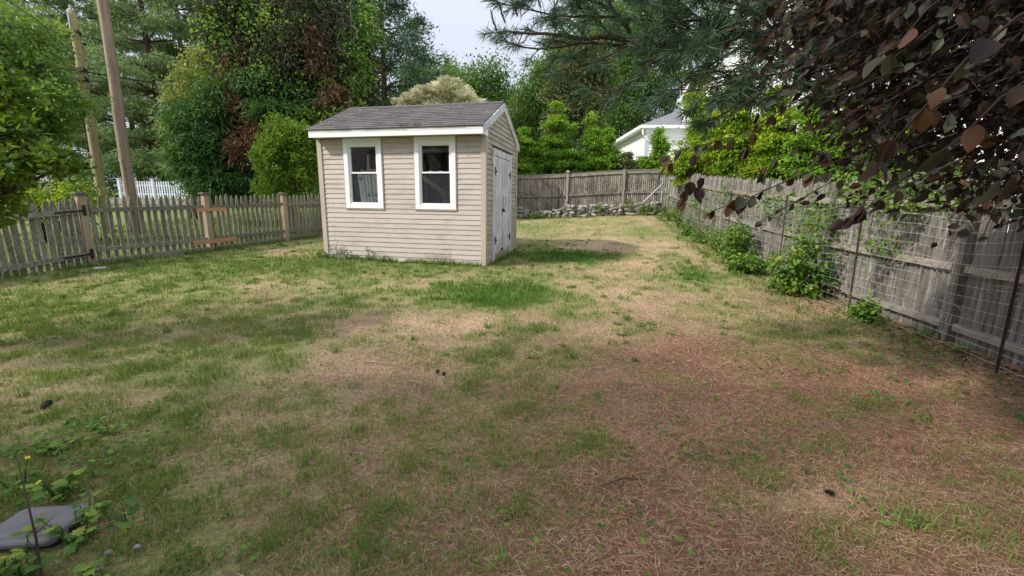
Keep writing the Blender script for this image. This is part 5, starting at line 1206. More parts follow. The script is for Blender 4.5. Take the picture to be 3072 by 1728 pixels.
# ================================================================== LEAFY TREE at the left edge, and the shade trees it stands among
b = foot(-120, 3.9); b.x = -5.6; b.y = 3.7; b.z = Hs(b.x, b.y)
lt = thing('leafy_tree', 'dark shaded leafy tree hanging in at the left edge over the picket gate', 'tree', b)
K, R, CC = crown_leaves([(rel(-60, 330, 3.8, b), (.24, .2, .24), 36), (rel(-30, 440, 3.8, b), (.24, .2, .22), 40), (rel(55, 475, 3.7, b), (.17, .15, .14), 26), (rel(185, 487, 3.75, b), (.1, .1, .045), 12), (rel(-20, 550, 3.8, b), (.18, .15, .18), 26), (rel(-230, 300, 3.9, b), (.5, .4, .8), 60), (rel(15, 240, 3.9, b), (.12, .12, .12), 10), (rel(-20, 620, 3.7, b), (.12, .12, .1), 12), (rel(60, 380, 3.75, b), (.08, .08, .06), 6),
                         ((-1.7, .0, 3.6), (1.2, 1.1, 1.3), 120), ((-1.5, -.9, 2.4), (1.0, 1.0, 1.1), 60)], 24, .06, .068, .048, up=1.1, droop=.1, shell=.4)
k = open_sky(K.mean(1) + np.array(b)) if GAPS else slice(None)
link('crown', kites_mesh('crown', K[k], R[k]), lt, mat=M['L_maple'])
link('trunk', trunk_mb((0, 0, -.2), (-.3, .2, 3.8), .1, .03, [Vector(c_) for c_ in CC[::14]], .08).mesh('trunk', M['bark'], True), lt)
def gpt(u, v):
    lo, hi = .8, 60
    for _ in range(50):
        m_ = (lo + hi) / 2; p = at(u, v, m_)
        if p.z > Hs(p.x, p.y): lo = m_
        else: hi = m_
    p = at(u, v, lo); return p.x, p.y
for u_, v_, r_ in ((2470, 1450, .14), (2580, 1520, .2), (2720, 1600, .24), (2880, 1680, .26), (2150, 1090, .4), (1900, 1010, .35)):
    x, y = gpt(u_, v_); GAPS.append(((x, y, Hs(x, y)), r_))
for lab, (x_, y_), hgt, rad, nn_ in [('tall broadleaf shade tree standing left of the camera beyond the frame', (-9.4, -2.2), 10.5, 3.6, 84), ('second broadleaf shade tree behind the camera at the left', (-5.2, -4.6), 9.5, 3.2, 60)]:
    b = Vector((x_, y_, Hs(x_, y_)))
    tree('shade_tree', lab, b, (0, 0, hgt * .8), .24, [((0, 0, hgt * .68), (rad, rad, hgt * .26), nn_), ((rad * .5, .5, hgt * .5), (rad * .6, rad * .7, hgt * .16), nn_ // 3)], 'L_decid', 60, .5, .2, .14, 'shade trees beside the yard')

# ================================================================== PINE BOUGH overhead (right)
pb0 = Vector((3.5, -.5, Hs(3.5, -.5)))
pn = thing('pine_tree', 'long needled pine with a heavy bough reaching across the upper right', 'pine tree', pb0)
mbT = MB(); mbT.tube([Vector((0, 0, -.2)), Vector((.05, 0, 3)), Vector((0, .05, 6)), Vector((.05, 0, 10))], [.26, .22, .17, .06], 12)
NP = []; ND = []; NL = []; NRD = []; TW = MB()
def seg_pts(W, n_=None):
    W = [Vector(p) for p in W]; out = []
    for a, c in zip(W, W[1:]):
        k = max(2, int((c - a).length / .05))
        for i in range(k): out.append(a.lerp(c, i / k))
    out.append(W[-1]); return out
def tufts(p, d, ln=.095, n_=9, col=None):
    for _ in range(n_):
        v = d * random.uniform(.35, 1.0) + Vector((random.gauss(0, .5), random.gauss(0, .5), random.gauss(-.12, .4)))
        NP.append(p); ND.append(v.normalized()); NL.append(ln * random.uniform(.7, 1.15)); NRD.append(col if col is not None else random.random() * .8)
def twig(p, d, L, depth=0, dens=1.0, ln=.105):
    k = max(3, int(L / .035)); q = p.copy(); pts = [q.copy()]
    for i in range(k):
        d = (d + Vector((random.gauss(0, .07), random.gauss(0, .07), random.gauss(.01, .06)))).normalized(); q = q + d * (L / k); pts.append(q.copy())
        if i > k * .12:
            tufts(q, d, ln, int(17 * dens + random.random() * 6))
        if depth < 1 and i % 4 == 2 and L > .16:
            s_ = random.choice((-1, 1)); sd = Vector((d.y, -d.x, 0)) * s_
            twig(q, (d * .7 + sd * .7 + Vector((0, 0, random.uniform(-.15, .25)))).normalized(), L * random.uniform(.35, .6), depth + 1, dens, ln)
    TW.tube(pts[::2] + [pts[-1]], [.0045 * (1 - .6 * i / len(pts[::2])) for i in range(len(pts[::2]) + 1)], 4, False)
def bough(W, r0, r1, tw=.3, start=.2, step=.075, dens=1.0, up=.0):
    P = seg_pts(W); n_ = len(P)
    # gentle wander
    for i in range(1, n_ - 1): P[i] = P[i] + Vector((random.gauss(0, .006), random.gauss(0, .006), random.gauss(0, .006)))
    mbT.tube([p - pb0 for p in P[::2]] + [P[-1] - pb0], [r0 + (r1 - r0) * i / (len(P[::2])) for i in range(len(P[::2]) + 1)], 6, False)
    acc = 0; side = 1
    for i in range(1, n_):
        acc += (P[i] - P[i - 1]).length
        if i / n_ > start and acc > step:
            acc = 0; side = -side
            d = (P[i] - P[i - 1]).normalized(); sd = Vector((d.y, -d.x, 0)).normalized() * side
            f = 1 - .45 * i / n_
            twig(P[i], (d * random.uniform(.4, .9) + sd * random.uniform(.4, .9) + Vector((0, 0, random.uniform(-.45, .35) + up))).normalized(), 1.15 * tw * f * random.uniform(.6, 1.2), 0, dens)
    d = (P[-1] - P[-3]).normalized(); twig(P[-1], d, tw * .6, 0, dens)
A = lambda u, v, Y: at(u, v, Y)
root = pb0 + Vector((.0, .1, 3.3)); root2 = pb0 + Vector((0, .1, 3.0))
fork = A(1903, 128, 3.5)
bough([root, A(2600, 60, 2.9), A(2330, 95, 3.25), A(2100, 118, 3.4), fork], .05, .026, .34, .35, .08)
bough([fork, A(1830, 112, 3.52), A(1740, 118, 3.55), A(1660, 105, 3.6), A(1570, 100, 3.65), A(1505, 95, 3.7)], .018, .006, .24, .15, .06)
bough([fork, A(1840, 142, 3.5), A(1760, 128, 3.5), A(1680, 145, 3.5), A(1600, 150, 3.55), A(1560, 140, 3.55)], .014, .005, .2, .3, .06)
bough([fork, A(1880, 80, 3.55), A(1830, 20, 3.6), A(1790, -50, 3.65)], .018, .008, .34, .1, .06)
bough([A(1860, 50, 3.55), A(1760, 50, 3.6), A(1660, 45, 3.65), A(1580, 30, 3.7), A(1530, 15, 3.7)], .01, .004, .26, .1, .05)
bough([A(1830, 20, 3.6), A(1720, -10, 3.65), A(1600, -10, 3.7), A(1560, -30, 3.7)], .01, .004, .26, .1, .06)
bough([fork, A(1870, 145, 3.45), A(1820, 170, 3.4), A(1770, 192, 3.4), A(1710, 205, 3.4)], .01, .004, .2, .25, .06)
bough([A(2110, 118, 3.4), A(2040, 145, 3.3), A(1960, 185, 3.25), A(1900, 240, 3.2), A(1845, 270, 3.2), A(1795, 268, 3.2)], .013, .004, .2, .25, .065)
bough([A(2330, 95, 3.25), A(2250, 120, 3.15), A(2170, 170, 3.1), A(2090, 225, 3.05), A(2030, 270, 3.05), A(1975, 288, 3.05)], .014, .004, .2, .2, .065)
bough([A(2480, 80, 3.0), A(2400, 140, 2.95), A(2320, 215, 2.9), A(2250, 285, 2.9), A(2190, 330, 2.9)], .012, .004, .28, .12, .05, 1.2)
bough([A(2400, 140, 2.95), A(2300, 170, 3.0), A(2220, 215, 3.0), A(2150, 215, 3.0)], .009, .004, .26, .1, .05, 1.2)
bough([A(2330, 95, 3.25), A(2270, 40, 3.3), A(2180, 0, 3.4), A(2080, -30, 3.45)], .014, .006, .36, .05, .055, 1.1)
bough([A(2100, 118, 3.4), A(2040, 60, 3.45), A(1960, 10, 3.5), A(1920, -40, 3.55)], .014, .006, .36, .05, .055, 1.1)
bough([A(2200, 105, 3.3), A(2120, 60, 3.35), A(2000, 70, 3.35), A(1930, 60, 3.4)], .012, .005, .3, .05, .055, 1.1)
bough([A(2600, 60, 2.9), A(2520, 0, 3.0), A(2420, -40, 3.1)], .014, .006, .36, .05, .055, 1.1)
bough([A(2600, 60, 2.9), A(2520, 120, 2.85), A(2450, 190, 2.8), A(2400, 240, 2.8)], .012, .005, .3, .05, .055, 1.1)
bough([A(2230, 100, 3.3), A(2180, 130, 3.2), A(2080, 150, 3.15), A(1990, 150, 3.2)], .01, .004, .28, .1, .055)
for k in (0, 2, 5, 9):    # new upright shoots at the tip
    p = A(1490 + 14 * k + random.uniform(-8, 8), 100 - 9 * k + random.uniform(-14, 14), 3.7); TW.tube([p, p + Vector((-.03, 0, .07)), p + Vector((-.05, 0, .15))], [.006, .007, .004], 5)
    for q in range(6): tufts(p + Vector((-.05 * q / 6, 0, .14 * q / 6)), Vector((-.3, 0, 1)), .035, 5, .9)
for k in range(15):
    u0 = random.uniform(2080, 2700); v0 = random.uniform(-60, 250); Y0 = random.uniform(2.7, 3.5); sl_ = random.uniform(.1, .9)
    bough([A(u0 + 170, v0 - 60 * sl_, Y0 - .05), A(u0 + 80, v0 - 20, Y0), A(u0, v0 + 15, Y0), A(u0 - 90, v0 + 60 * sl_, Y0)], .009, .004, .26, .02, .05, 1.15)
# upper crown, mostly above the frame
for k in range(20):
    a = random.uniform(0, 6.28); z = random.uniform(4.6, 9); L = random.uniform(1.4, 2.6) * (1 - (z - 4.6) / 7); bough([pb0 + Vector((0, 0, z)), pb0 + Vector((math.cos(a) * L * .5, math.sin(a) * L * .5, z + .1)), pb0 + Vector((math.cos(a) * L, math.sin(a) * L, z + .2))], .03, .008, .5, .3, .22, .6)
n_ = len(NP); P_ = np.array([tuple(p) for p in NP]) - np.array(tuple(pb0)); D_ = np.array([tuple(d) for d in ND])
K = kite(P_, D_, rand_unit(n_), np.array(NL), .0052, 0)
link('crown', kites_mesh('crown', K, np.array(NRD)), pn, mat=M['L_pine'])
link('trunk', mbT.mesh('trunk', M['pinebark'], True), pn)
TW.v = [(p[0] - pb0.x, p[1] - pb0.y, p[2] - pb0.z) for p in TW.v]
link('twig', TW.mesh('twig', M['darktwig']), pn, kind='stuff')
# browned clump hanging in the bough
NP, ND, NL, NRD = [], [], [], []
for k in range(26): tufts(A(2090 + random.uniform(-22, 22), 222 + random.uniform(-20, 34), 3.05), Vector((random.gauss(0, .3), 0, -1)), .08, 9)
K = kite(np.array([tuple(p) for p in NP]) - np.array(tuple(pb0)), np.array([tuple(d) for d in ND]), rand_unit(len(NP)), np.array(NL), .004, 0)
link('dead_needles', kites_mesh('dead_needles', K, np.array(NRD)), pn, mat=M['L_dead'])

# ================================================================== PURPLE LEAVED TREE (right foreground)
pl0 = Vector((3.9, .7, Hs(3.9, .7)))
pt = thing('purple_leaved_tree', 'dark purple leaved tree whose branches droop in from the right edge', 'tree', pl0)
mb = MB(); mb.tube([Vector((0, 0, -.2)), Vector((0, .05, 1.0)), Vector((-.05, .1, 2.2)), Vector((-.1, .1, 3.6))], [.11, .095, .075, .03], 10)
LEAFV = []
for k in range(5):
    V = leaf6(np.zeros((1, 3)), np.array([[0, 1., 0]]), np.array([[0, 0, 1.]]), 1.0, random.uniform(.56, .72), random.uniform(.05, .16))
    m_ = leaf6_mesh('leaf', V, np.array([(.05, .3, .5, .72, .95)[k]])); m_.materials.append(M['L_plum']); LEAFV.append(m_)
SEGS = []; n_leaf = 0; REST = ([], [], [], [])
def leaf_fine(ln, wd, fold, curl):
    ts = [0, .1, .28, .5, .72, .88, 1]; ws = [0, .27, .46, .5, .36, .17, 0]
    v = []; f = []
    for t in ts: v.append((0, t * ln, -curl * t * t))
    for sg in (1, -1):
        o_ = len(v)
        for t, w_ in zip(ts[1:-1], ws[1:-1]): v.append((sg * w_ * wd, t * ln + .02 * sg * math.sin(9 * t), fold * w_ - curl * t * t + .012 * math.sin(14 * t + sg)))
        q = [(0, o_, 1), (1, o_, o_ + 1), (1, o_ + 1, 2), (2, o_ + 1, o_ + 2), (2, o_ + 2, 3), (3, o_ + 2, o_ + 3), (3, o_ + 3, 4), (4, o_ + 3, o_ + 4), (4, o_ + 4, 5), (5, o_ + 4, 6)]
        f += q if sg > 0 else [tuple(reversed(a)) for a in q]
    return np.array(v), np.array(f)
LEAFV = []
for k in range(6):
    v_, f_ = leaf_fine(1.0, random.uniform(.56, .7), random.uniform(.1, .3), random.uniform(.08, .3))
    m_ = np_mesh('leaf', v_, f_, np.full(len(f_), (.03, .25, .5, .6, .78, .97)[k]), smooth=True); m_.materials.append(M['L_plum']); LEAFV.append(m_)
def plum_leaf(p, d, size, nrm=None, var=None):
    global n_leaf
    d = d.normalized(); nrm = nrm or Vector((random.gauss(0, .6), random.gauss(-.35, .6), random.gauss(.5, .5)))
    sdv = d.cross(nrm).normalized(); u_ = sdv.cross(d)
    if n_leaf < 298:
        m_ = random.choice(LEAFV) if var is None else LEAFV[var]
        o = link('leaf', m_, pt); o.matrix_local = Matrix((( sdv.x, d.x, u_.x, p.x - pl0.x), (sdv.y, d.y, u_.y, p.y - pl0.y), (sdv.z, d.z, u_.z, p.z - pl0.z), (0, 0, 0, 1))) @ Matrix.Scale(size, 4); n_leaf += 1
    else: REST[0].append(tuple(p - pl0)); REST[1].append(tuple(d)); REST[2].append(tuple(nrm)); REST[3].append(size)
def plum_branch(W, r0, r1, size, start=.3, gap=.05, hang=.55, both=True):
    P = seg_pts([at(*w_) if not isinstance(w_, Vector) else w_ for w_ in W]); n_ = len(P)
    for i in range(1, n_ - 1): P[i] = P[i] + Vector((math.sin(i * .55 + r0 * 900) * .008, math.cos(i * .4) * .006, math.sin(i * .7) * .01))
    mb.tube([p - pl0 for p in P[::2]] + [P[-1] - pl0], [.5 * (r0 + (r1 - r0) * i / len(P[::2])) for i in range(len(P[::2]) + 1)], 5, False)
    acc = 0; sd_ = 1
    for i in range(2, n_):
        acc += (P[i] - P[i - 1]).length
        if i / n_ < start or acc < gap: continue
        acc = 0; sd_ = -sd_; d = (P[i] - P[i - 2]).normalized(); side = d.cross(Vector((0, 0, 1))).normalized() * sd_
        for _ in range(random.choice((1, 2)) if both else 1):
            dd = d * random.uniform(.1, .8) + side * random.uniform(.1, .8) + Vector((0, 0, -hang * random.uniform(.5, 1.7)))
            stem = P[i] + dd.normalized() * .012
            plum_leaf(stem, dd, size * random.uniform(.6, 1.15))
    plum_leaf(P[-1], (P[-1] - P[-3]).normalized() + Vector((0, 0, -.3)), size)
F1, F2 = .08, .08
plum_branch([(2900, 60, 1.9), (2700, 150, 2.0), (2480, 262, 2.1), (2330, 345, 2.15), (2200, 405, 2.2), (2090, 440, 2.2), (2005, 468, 2.2)], .012, .003, .06, .55, .03)
plum_branch([(2150, 420, 2.2), (2100, 465, 2.2), (2072, 540, 2.2), (2045, 590, 2.2)], .004, .002, .072, .1, .035, .9)
plum_branch([(2130, 430, 2.2), (2125, 480, 2.18), (2118, 530, 2.18), (2100, 560, 2.18)], .004, .002, .07, .2, .04, .9)
plum_branch([(2060, 450, 2.2), (2030, 480, 2.2), (2000, 500, 2.2)], .003, .002, .075, .1, .04, .7)
plum_branch([(3050, 180, 1.6), (2850, 310, 1.75), (2620, 430, 1.9), (2440, 520, 2.0), (2300, 568, 2.05), (2230, 595, 2.05), (2150, 628, 2.05)], .012, .003, .072, .55, .038)
plum_branch([(2300, 568, 2.05), (2250, 585, 2.05), (2215, 600, 2.05)], .003, .002, .078, .2, .05, .8)
plum_branch([(2520, 530, 2.3), (2450, 575, 2.3), (2380, 610, 2.3), (2310, 640, 2.3), (2290, 660, 2.3)], .006, .002, .042, .15, .04, .3)
plum_branch([(2380, 430, 2.3), (2330, 480, 2.3), (2290, 520, 2.3)], .004, .002, .06, .2, .045, .6)
plum_branch([(2320, 350, 2.3), (2270, 400, 2.3), (2240, 440, 2.3)], .004, .002, .07, .3, .05, .9)
plum_branch([(2900, 470, 1.5), (2700, 570, 1.6), (2600, 620, 1.65), (2530, 660, 1.7)], .008, .003, .06, .35, .045, .5)
plum_branch([(2640, 600, 1.65), (2600, 610, 1.65), (2580, 620, 1.65)], .003, .002, .065, .1, .04, .6)
# nearest, large in the picture
plum_branch([(3300, -60, .95), (3050, 60, 1.0), (2900, 180, 1.05), (2790, 300, 1.1), (2700, 400, 1.15), (2630, 480, 1.2)], .008, .003, .068, .2, .045, .6)
plum_branch([(3350, 60, .9), (3150, 200, .95), (3000, 300, 1.0), (2890, 400, 1.05), (2830, 450, 1.05)], .008, .003, .07, .2, .05, .7)
plum_branch([(3350, 300, .9), (3150, 400, .9), (3060, 470, .95), (3000, 540, .95)], .006, .003, .066, .3, .055, .8)
plum_branch([(2900, -60, 1.2), (2780, 40, 1.2), (2700, 120, 1.25), (2640, 170, 1.25)], .006, .003, .065, .2, .06, .6, False)
n_big = n_leaf
# the deep mass of smaller-looking leaves farther in
lim = lambda u: np.interp(u, [2300, 2380, 2480, 2580, 2700, 2850, 3072, 3500], [-20, 110, 300, 490, 570, 570, 600, 640])
cl = 0
while cl < 1500:
    u0 = 2300 + 1100 * random.random() ** .85; v0 = random.uniform(-350, 600)
    if v0 > lim(u0) - 10: continue
    edge = (lim(u0) - v0) / 300
    if random.random() > .3 + edge * .9: continue
    c_ = at(u0, v0, random.uniform(1.7, 3.4)); cl += 1
    if c_.z < .6: continue
    tw_ = Vector((random.gauss(-.1, .08), random.gauss(0, .08), random.gauss(-.08, .05))); mb.tube([c_ - tw_ * 1.6 - pl0, c_ - pl0 + Vector((0, 0, .02)), c_ + tw_ * 1.6 - pl0], [.003, .0025, .001], 3, False)
    for _ in range(13):
        p = c_ + Vector((random.gauss(0, .13), random.gauss(0, .13), random.gauss(0, .1)))
        d = Vector((random.gauss(-.3, .6), random.gauss(0, .6), random.gauss(-.5, .4)))
        n_leaf = 999; plum_leaf(p, d, random.uniform(.032, .062))
for k in range(16):
    u0 = random.uniform(2500, 3300); v0 = random.uniform(-200, 430); 
    if v0 > lim(u0) - 60: continue
    p = at(u0, v0, random.uniform(1.8, 3.0)); e_ = pl0 + Vector((-.1, .1, random.uniform(1.6, 3.5))); mid = p.lerp(e_, .5) + Vector((0, 0, .15)); mb.tube([p - pl0, mid - pl0, e_ - pl0], [.002, .005, .01], 4, False)
Vr = leaf6(np.array(REST[0]), np.array(REST[1]), np.array(REST[2]), np.array(REST[3]), np.array(REST[3]) * rng.uniform(.5, .7, len(REST[3])), .12)
link('foliage', leaf6_mesh('foliage', Vr, rng.random(len(Vr)) ** 2), pt, mat=M['L_plum'], kind='stuff')
link('branch', mb.mesh('branch', M['darktwig'], True), pt)
# ================================================================== PLANTS AND SMALL THINGS
def lobed_leaf(k):
    """palmate leaf, unit length along +y"""
    pts = [(0, 0), (.16, .08), (.34, .05), (.3, .24), (.48, .34), (.26, .45), (.3, .66), (.12, .68), (0, 1), (-.12, .68), (-.3, .66), (-.26, .45), (-.48, .34), (-.3, .24), (-.34, .05), (-.16, .08)]
    v = [(x, y, -.22 * y * y - .25 * abs(x) * (1 if k % 2 else -.4)) for x, y in pts] + [(0, .4, -.0)]
    n_ = len(pts); f = np.array([(i, (i + 1) % n_, n_) for i in range(n_)])
    m_ = np_mesh('leaf', np.array(v), f, np.full(n_, (.15, .4, .62, .85)[k % 4])); m_.materials.append(M['L_weed']); return m_
LOBED = [lobed_leaf(k) for k in range(4)]
def frame(d, nrm):
    d = d.normalized(); s_ = d.cross(nrm).normalized(); u_ = s_.cross(d); return s_, d, u_
def put_leaf(parent, org, p, d, nrm, size, meshes, name='leaf'):
    s_, d, u_ = frame(d, nrm); o = link(name, random.choice(meshes), parent)
    o.matrix_local = Matrix(((s_.x, d.x, u_.x, p.x - org.x), (s_.y, d.y, u_.y, p.y - org.y), (s_.z, d.z, u_.z, p.z - org.z), (0, 0, 0, 1))) @ Matrix.Scale(size, 4); return o
def petal_mesh():
    mb = MB()
    for q in range(4):
        a = q * math.pi / 2; c_, s_ = math.cos(a), math.sin(a)
        f = lambda x, y, z: (x * c_ - y * s_, x * s_ + y * c_, z)
        mb.add([f(.08, 0, 0), f(.55, -.36, .12), f(1, 0, .05), f(.55, .36, .12)], [(0, 1, 2, 3)])
    mb.lathe((0, 0, 0), [(.14, 0), (.1, .2)], 6); return mb.mesh('flower', M['flower'])
PETAL = petal_mesh()
def weed(label, x, y, n_stem, height, spread, leaf, flowers=0, per=5, cat='weed', group=None, name='weed_plant', meshes=None):
    org = Vector((x, y, float(G2(x, y)))); t = thing(name, label, cat, org, 0, group); mb = MB()
    for k in range(n_stem):
        a = random.uniform(0, 6.28); h = height * random.uniform(.5, 1.1); r_ = spread * random.uniform(.2, 1)
        top = org + Vector((math.cos(a) * r_, math.sin(a) * r_, h)); b0 = org + Vector((math.cos(a) * .02, math.sin(a) * .02, 0)); mid = b0.lerp(top, .55) + Vector((0, 0, h * .12))
        P = [b0 - org, mid - org, top - org]; mb.tube(P, [.0035, .003, .0015], 4, False)
        for j in range(per):
            f = (j + 1) / per; p = b0.lerp(mid, f / .55) if f < .55 else mid.lerp(top, (f - .55) / .45)
            aa = random.uniform(0, 6.28); d = Vector((math.cos(aa), math.sin(aa), random.uniform(-.1, .45)))
            put_leaf(t, org, p + d * .01, d, Vector((random.gauss(0, .25), random.gauss(0, .25), 1)), leaf * random.uniform(.6, 1.2), meshes or LOBED)
        if k < flowers:
            o = link('flower', PETAL, t, top + Vector((0, 0, .01)) - org); o.rotation_euler = (random.uniform(-.6, .3), random.uniform(-.5, .5), random.uniform(0, 3)); o.scale = (.013,) * 3 if leaf < .07 else (.017,) * 3
    link('stem', mb.mesh('stem', M['L_weed']), t, kind='stuff'); return t
def gpt(u, v):
    """ground point under a photo pixel"""
    lo, hi = .8, 60
    for _ in range(50):
        m_ = (lo + hi) / 2; p = at(u, v, m_)
        if p.z > Hs(p.x, p.y): lo = m_
        else: hi = m_
    p = at(u, v, lo); return p.x, p.y
# grey plastic box among the weeds (bottom left)
bx = at(108, 1572, 1.6); bo = Vector((bx.x, bx.y, Hs(bx.x, bx.y)))
box = thing('plastic_box', 'low grey plastic box with a rounded lid among weeds at the bottom left', 'box', bo, .12)
def rounded(x0, x1, y0, y1, r, z0, z1, inset):
    mb = MB(); pts = []
    for cx, cy, a0 in ((x1 - r, y1 - r, 0), (x0 + r, y1 - r, 90), (x0 + r, y0 + r, 180), (x1 - r, y0 + r, 270)):
        for q in range(5): a = math.radians(a0 + q * 22.5); pts.append((cx, cy, r, a))
    ring = lambda ins, z: [(cx + (r - ins) * math.cos(a), cy + (r - ins) * math.sin(a), z) for cx, cy, r, a in pts]
    L_ = [ring(0, z0), ring(0, z1 - inset), ring(inset * .6, z1 - inset * .3), ring(inset * 1.6, z1)]; n_ = len(pts); v = sum(L_, []); f = []
    for i in range(3):
        for q in range(n_): f.append((i * n_ + q, i * n_ + (q + 1) % n_, (i + 1) * n_ + (q + 1) % n_, (i + 1) * n_ + q))
    f += [tuple(range(3 * n_, 4 * n_)), tuple(reversed(range(n_)))]; mb.add(v, f); return mb
lz = bx.z - bo.z
link('body', rounded(-.13, .13, -.08, .11, .03, -.02, lz - .02, .01).mesh('body', M['black']), box)
link('lid', rounded(-.15, .135, -.075, .12, .035, lz - .022, lz + .004, .012).mesh('lid', M['plastic']), box)
link('lid_ridge', rounded(-.115, .14, -.1, -.005, .03, lz - .03, lz - .006, .01).mesh('lid_ridge', M['plastic']), box)
# near weeds round the box
for lab, u, v, ns, h, sp, lf, fl, per in [('yellow flowered lobed weed just behind the grey box', 190, 1500, 6, .13, .09, .055, 1, 4), ('yellow flowered lobed weed at the left edge behind the box', 60, 1480, 6, .12, .1, .05, 1, 4), ('spreading lobed weed overlapping the right side of the grey box', 228, 1640, 10, .13, .16, .05, 0, 4),
                                           ('pale green weed in front of the grey box at the bottom', 70, 1735, 9, .14, .13, .05, 0, 4), ('weed with yellowing leaves at the bottom left corner', 15, 1740, 6, .1, .09, .05, 1, 4), ('lone dark green lobed leaf on a leaning stalk right of the box', 385, 1590, 2, .13, .05, .06, 0, 2),
                                           ('low lobed weed between the box and the bare straw', 270, 1560, 6, .08, .1, .045, 0, 3), ('leafy weed patch in the turf up from the box', 320, 1300, 10, .07, .16, .045, 0, 4), ('weed clump left of the leafy patch', 180, 1350, 9, .08, .16, .045, 0, 4), ('weed at the bottom edge right of the pebbles', 300, 1760, 6, .08, .1, .045, 0, 4)]:
    x, y = gpt(u, v); weed(lab, x, y, ns, h, sp, lf, fl, per, group='lobed weeds round the grey box')
x, y = gpt(125, 1740); b = Vector((x, y, Hs(x, y)))
st = thing('dry_stalk', 'tall thin brown stalk rising in front of the grey box', 'stalk', b); mb = MB()
mb.tube([(0, 0, 0), (-.01, .02, .16), (-.035, .04, .34), (-.05, .05, .5)], [.005, .004, .003, .0015], 5); mb.tube([(-.012, .02, .18), (.05, .04, .24)], [.003, .001], 4); mb.tube([(-.005, .01, .08), (-.06, .03, .17)], [.003, .001], 4); link('stem', mb.mesh('stem', M['bark']), st)
# plantain rosettes and coarse tufts in the bare ground
STRAP = []
for k in range(3):
    V = leaf6(np.zeros((1, 3)), np.array([[0, 1., 0]]), np.array([[0, 0, 1.]]), 1.0, .26, .1); m_ = leaf6_mesh('leaf', V, np.array([(.1, .3, .5)[k]])); m_.materials.append(M['L_weed']); STRAP.append(m_)
for i, (u, v, sz) in enumerate([(1882, 961, .11), (1845, 942, .09), (1850, 975, .08), (1920, 980, .08), (1943, 993, .09), (1864, 1005, .09), (2017, 1007, .07), (1598, 1077, .09), (2176, 986, .09), (2075, 826, .15), (2040, 822, .13), (2105, 832, .13), (2060, 838, .13), (1465, 985, .1)]):
    x, y = gpt(u, v); org = Vector((x, y, float(G2(x, y))))
    where = ['flat strap leaved rosette, right of the two close together in the bare tan ground', 'farthest small rosette in the bare tan ground', 'rosette just nearer than the farthest one in the bare ground', 'rosette at the right of the group in the bare ground', 'bright rosette, nearest on the right side of the group', 'nearest rosette of the group, towards the left',
             'lone small rosette nearer the fence than the group', 'pale lone rosette among dead grass left of the group', 'pale rosette on the far right towards the fence', 'tall strap leaved clump, right of the yard', 'left plant of the strap leaved clump', 'right plant of the strap leaved clump', 'nearest plant of the strap leaved clump', 'small rosette below the lush green patch'][i]
    t = thing('rosette_weed', where, 'weed', org, 0, 'rosette weeds')
    for q in range(10 if sz < .12 else 14):
        a = q * 2.4 + random.uniform(-.3, .3); d = Vector((math.cos(a), math.sin(a), random.uniform(.15, .6 if sz < .12 else 1.1))); put_leaf(t, org, org + Vector((0, 0, .005)), d, Vector((0, 0, 1)), sz * random.uniform(.7, 1.1), STRAP)
# weeds at the foot of the shed
for lab, lx, ns, h, sp, lf in [('tall dark weed at the left end of the shed front', -3.42, 5, .42, .14, .08), ('low weed clump beside the tall one by the shed', -3.15, 6, .2, .16, .07), ('slim weed sprig against the shed siding', -2.62, 4, .3, .07, .06), ('small sprig right of the slim one at the shed foot', -2.28, 4, .2, .1, .06), ('leafy weed at the left corner post of the shed', -3.82, 6, .2, .12, .08)]:
    p = SM @ Vector((lx, -.1, 0)); weed(lab, p.x, p.y, ns, h, sp, lf, 0, 5, group='weeds at the foot of the shed')
p = SM @ Vector((-.95, -.12, 0)); n_ = 60; a = rng.random(n_) * 6.28
V = blades(p.x + rng.normal(size=n_) * .14, p.y + rng.normal(size=n_) * .04, rng.uniform(.15, .48, n_), np.full(n_, .006), rng.uniform(.3, 1.0, n_), a)
o = link('grass_tuft', blade_mesh('grass_tuft', V, np.clip(rng.random(n_) * .8, 0, 1)), mat=M['grass']); tag(o, 'thin tall grass tuft against the right half of the shed front', 'grass tuft')
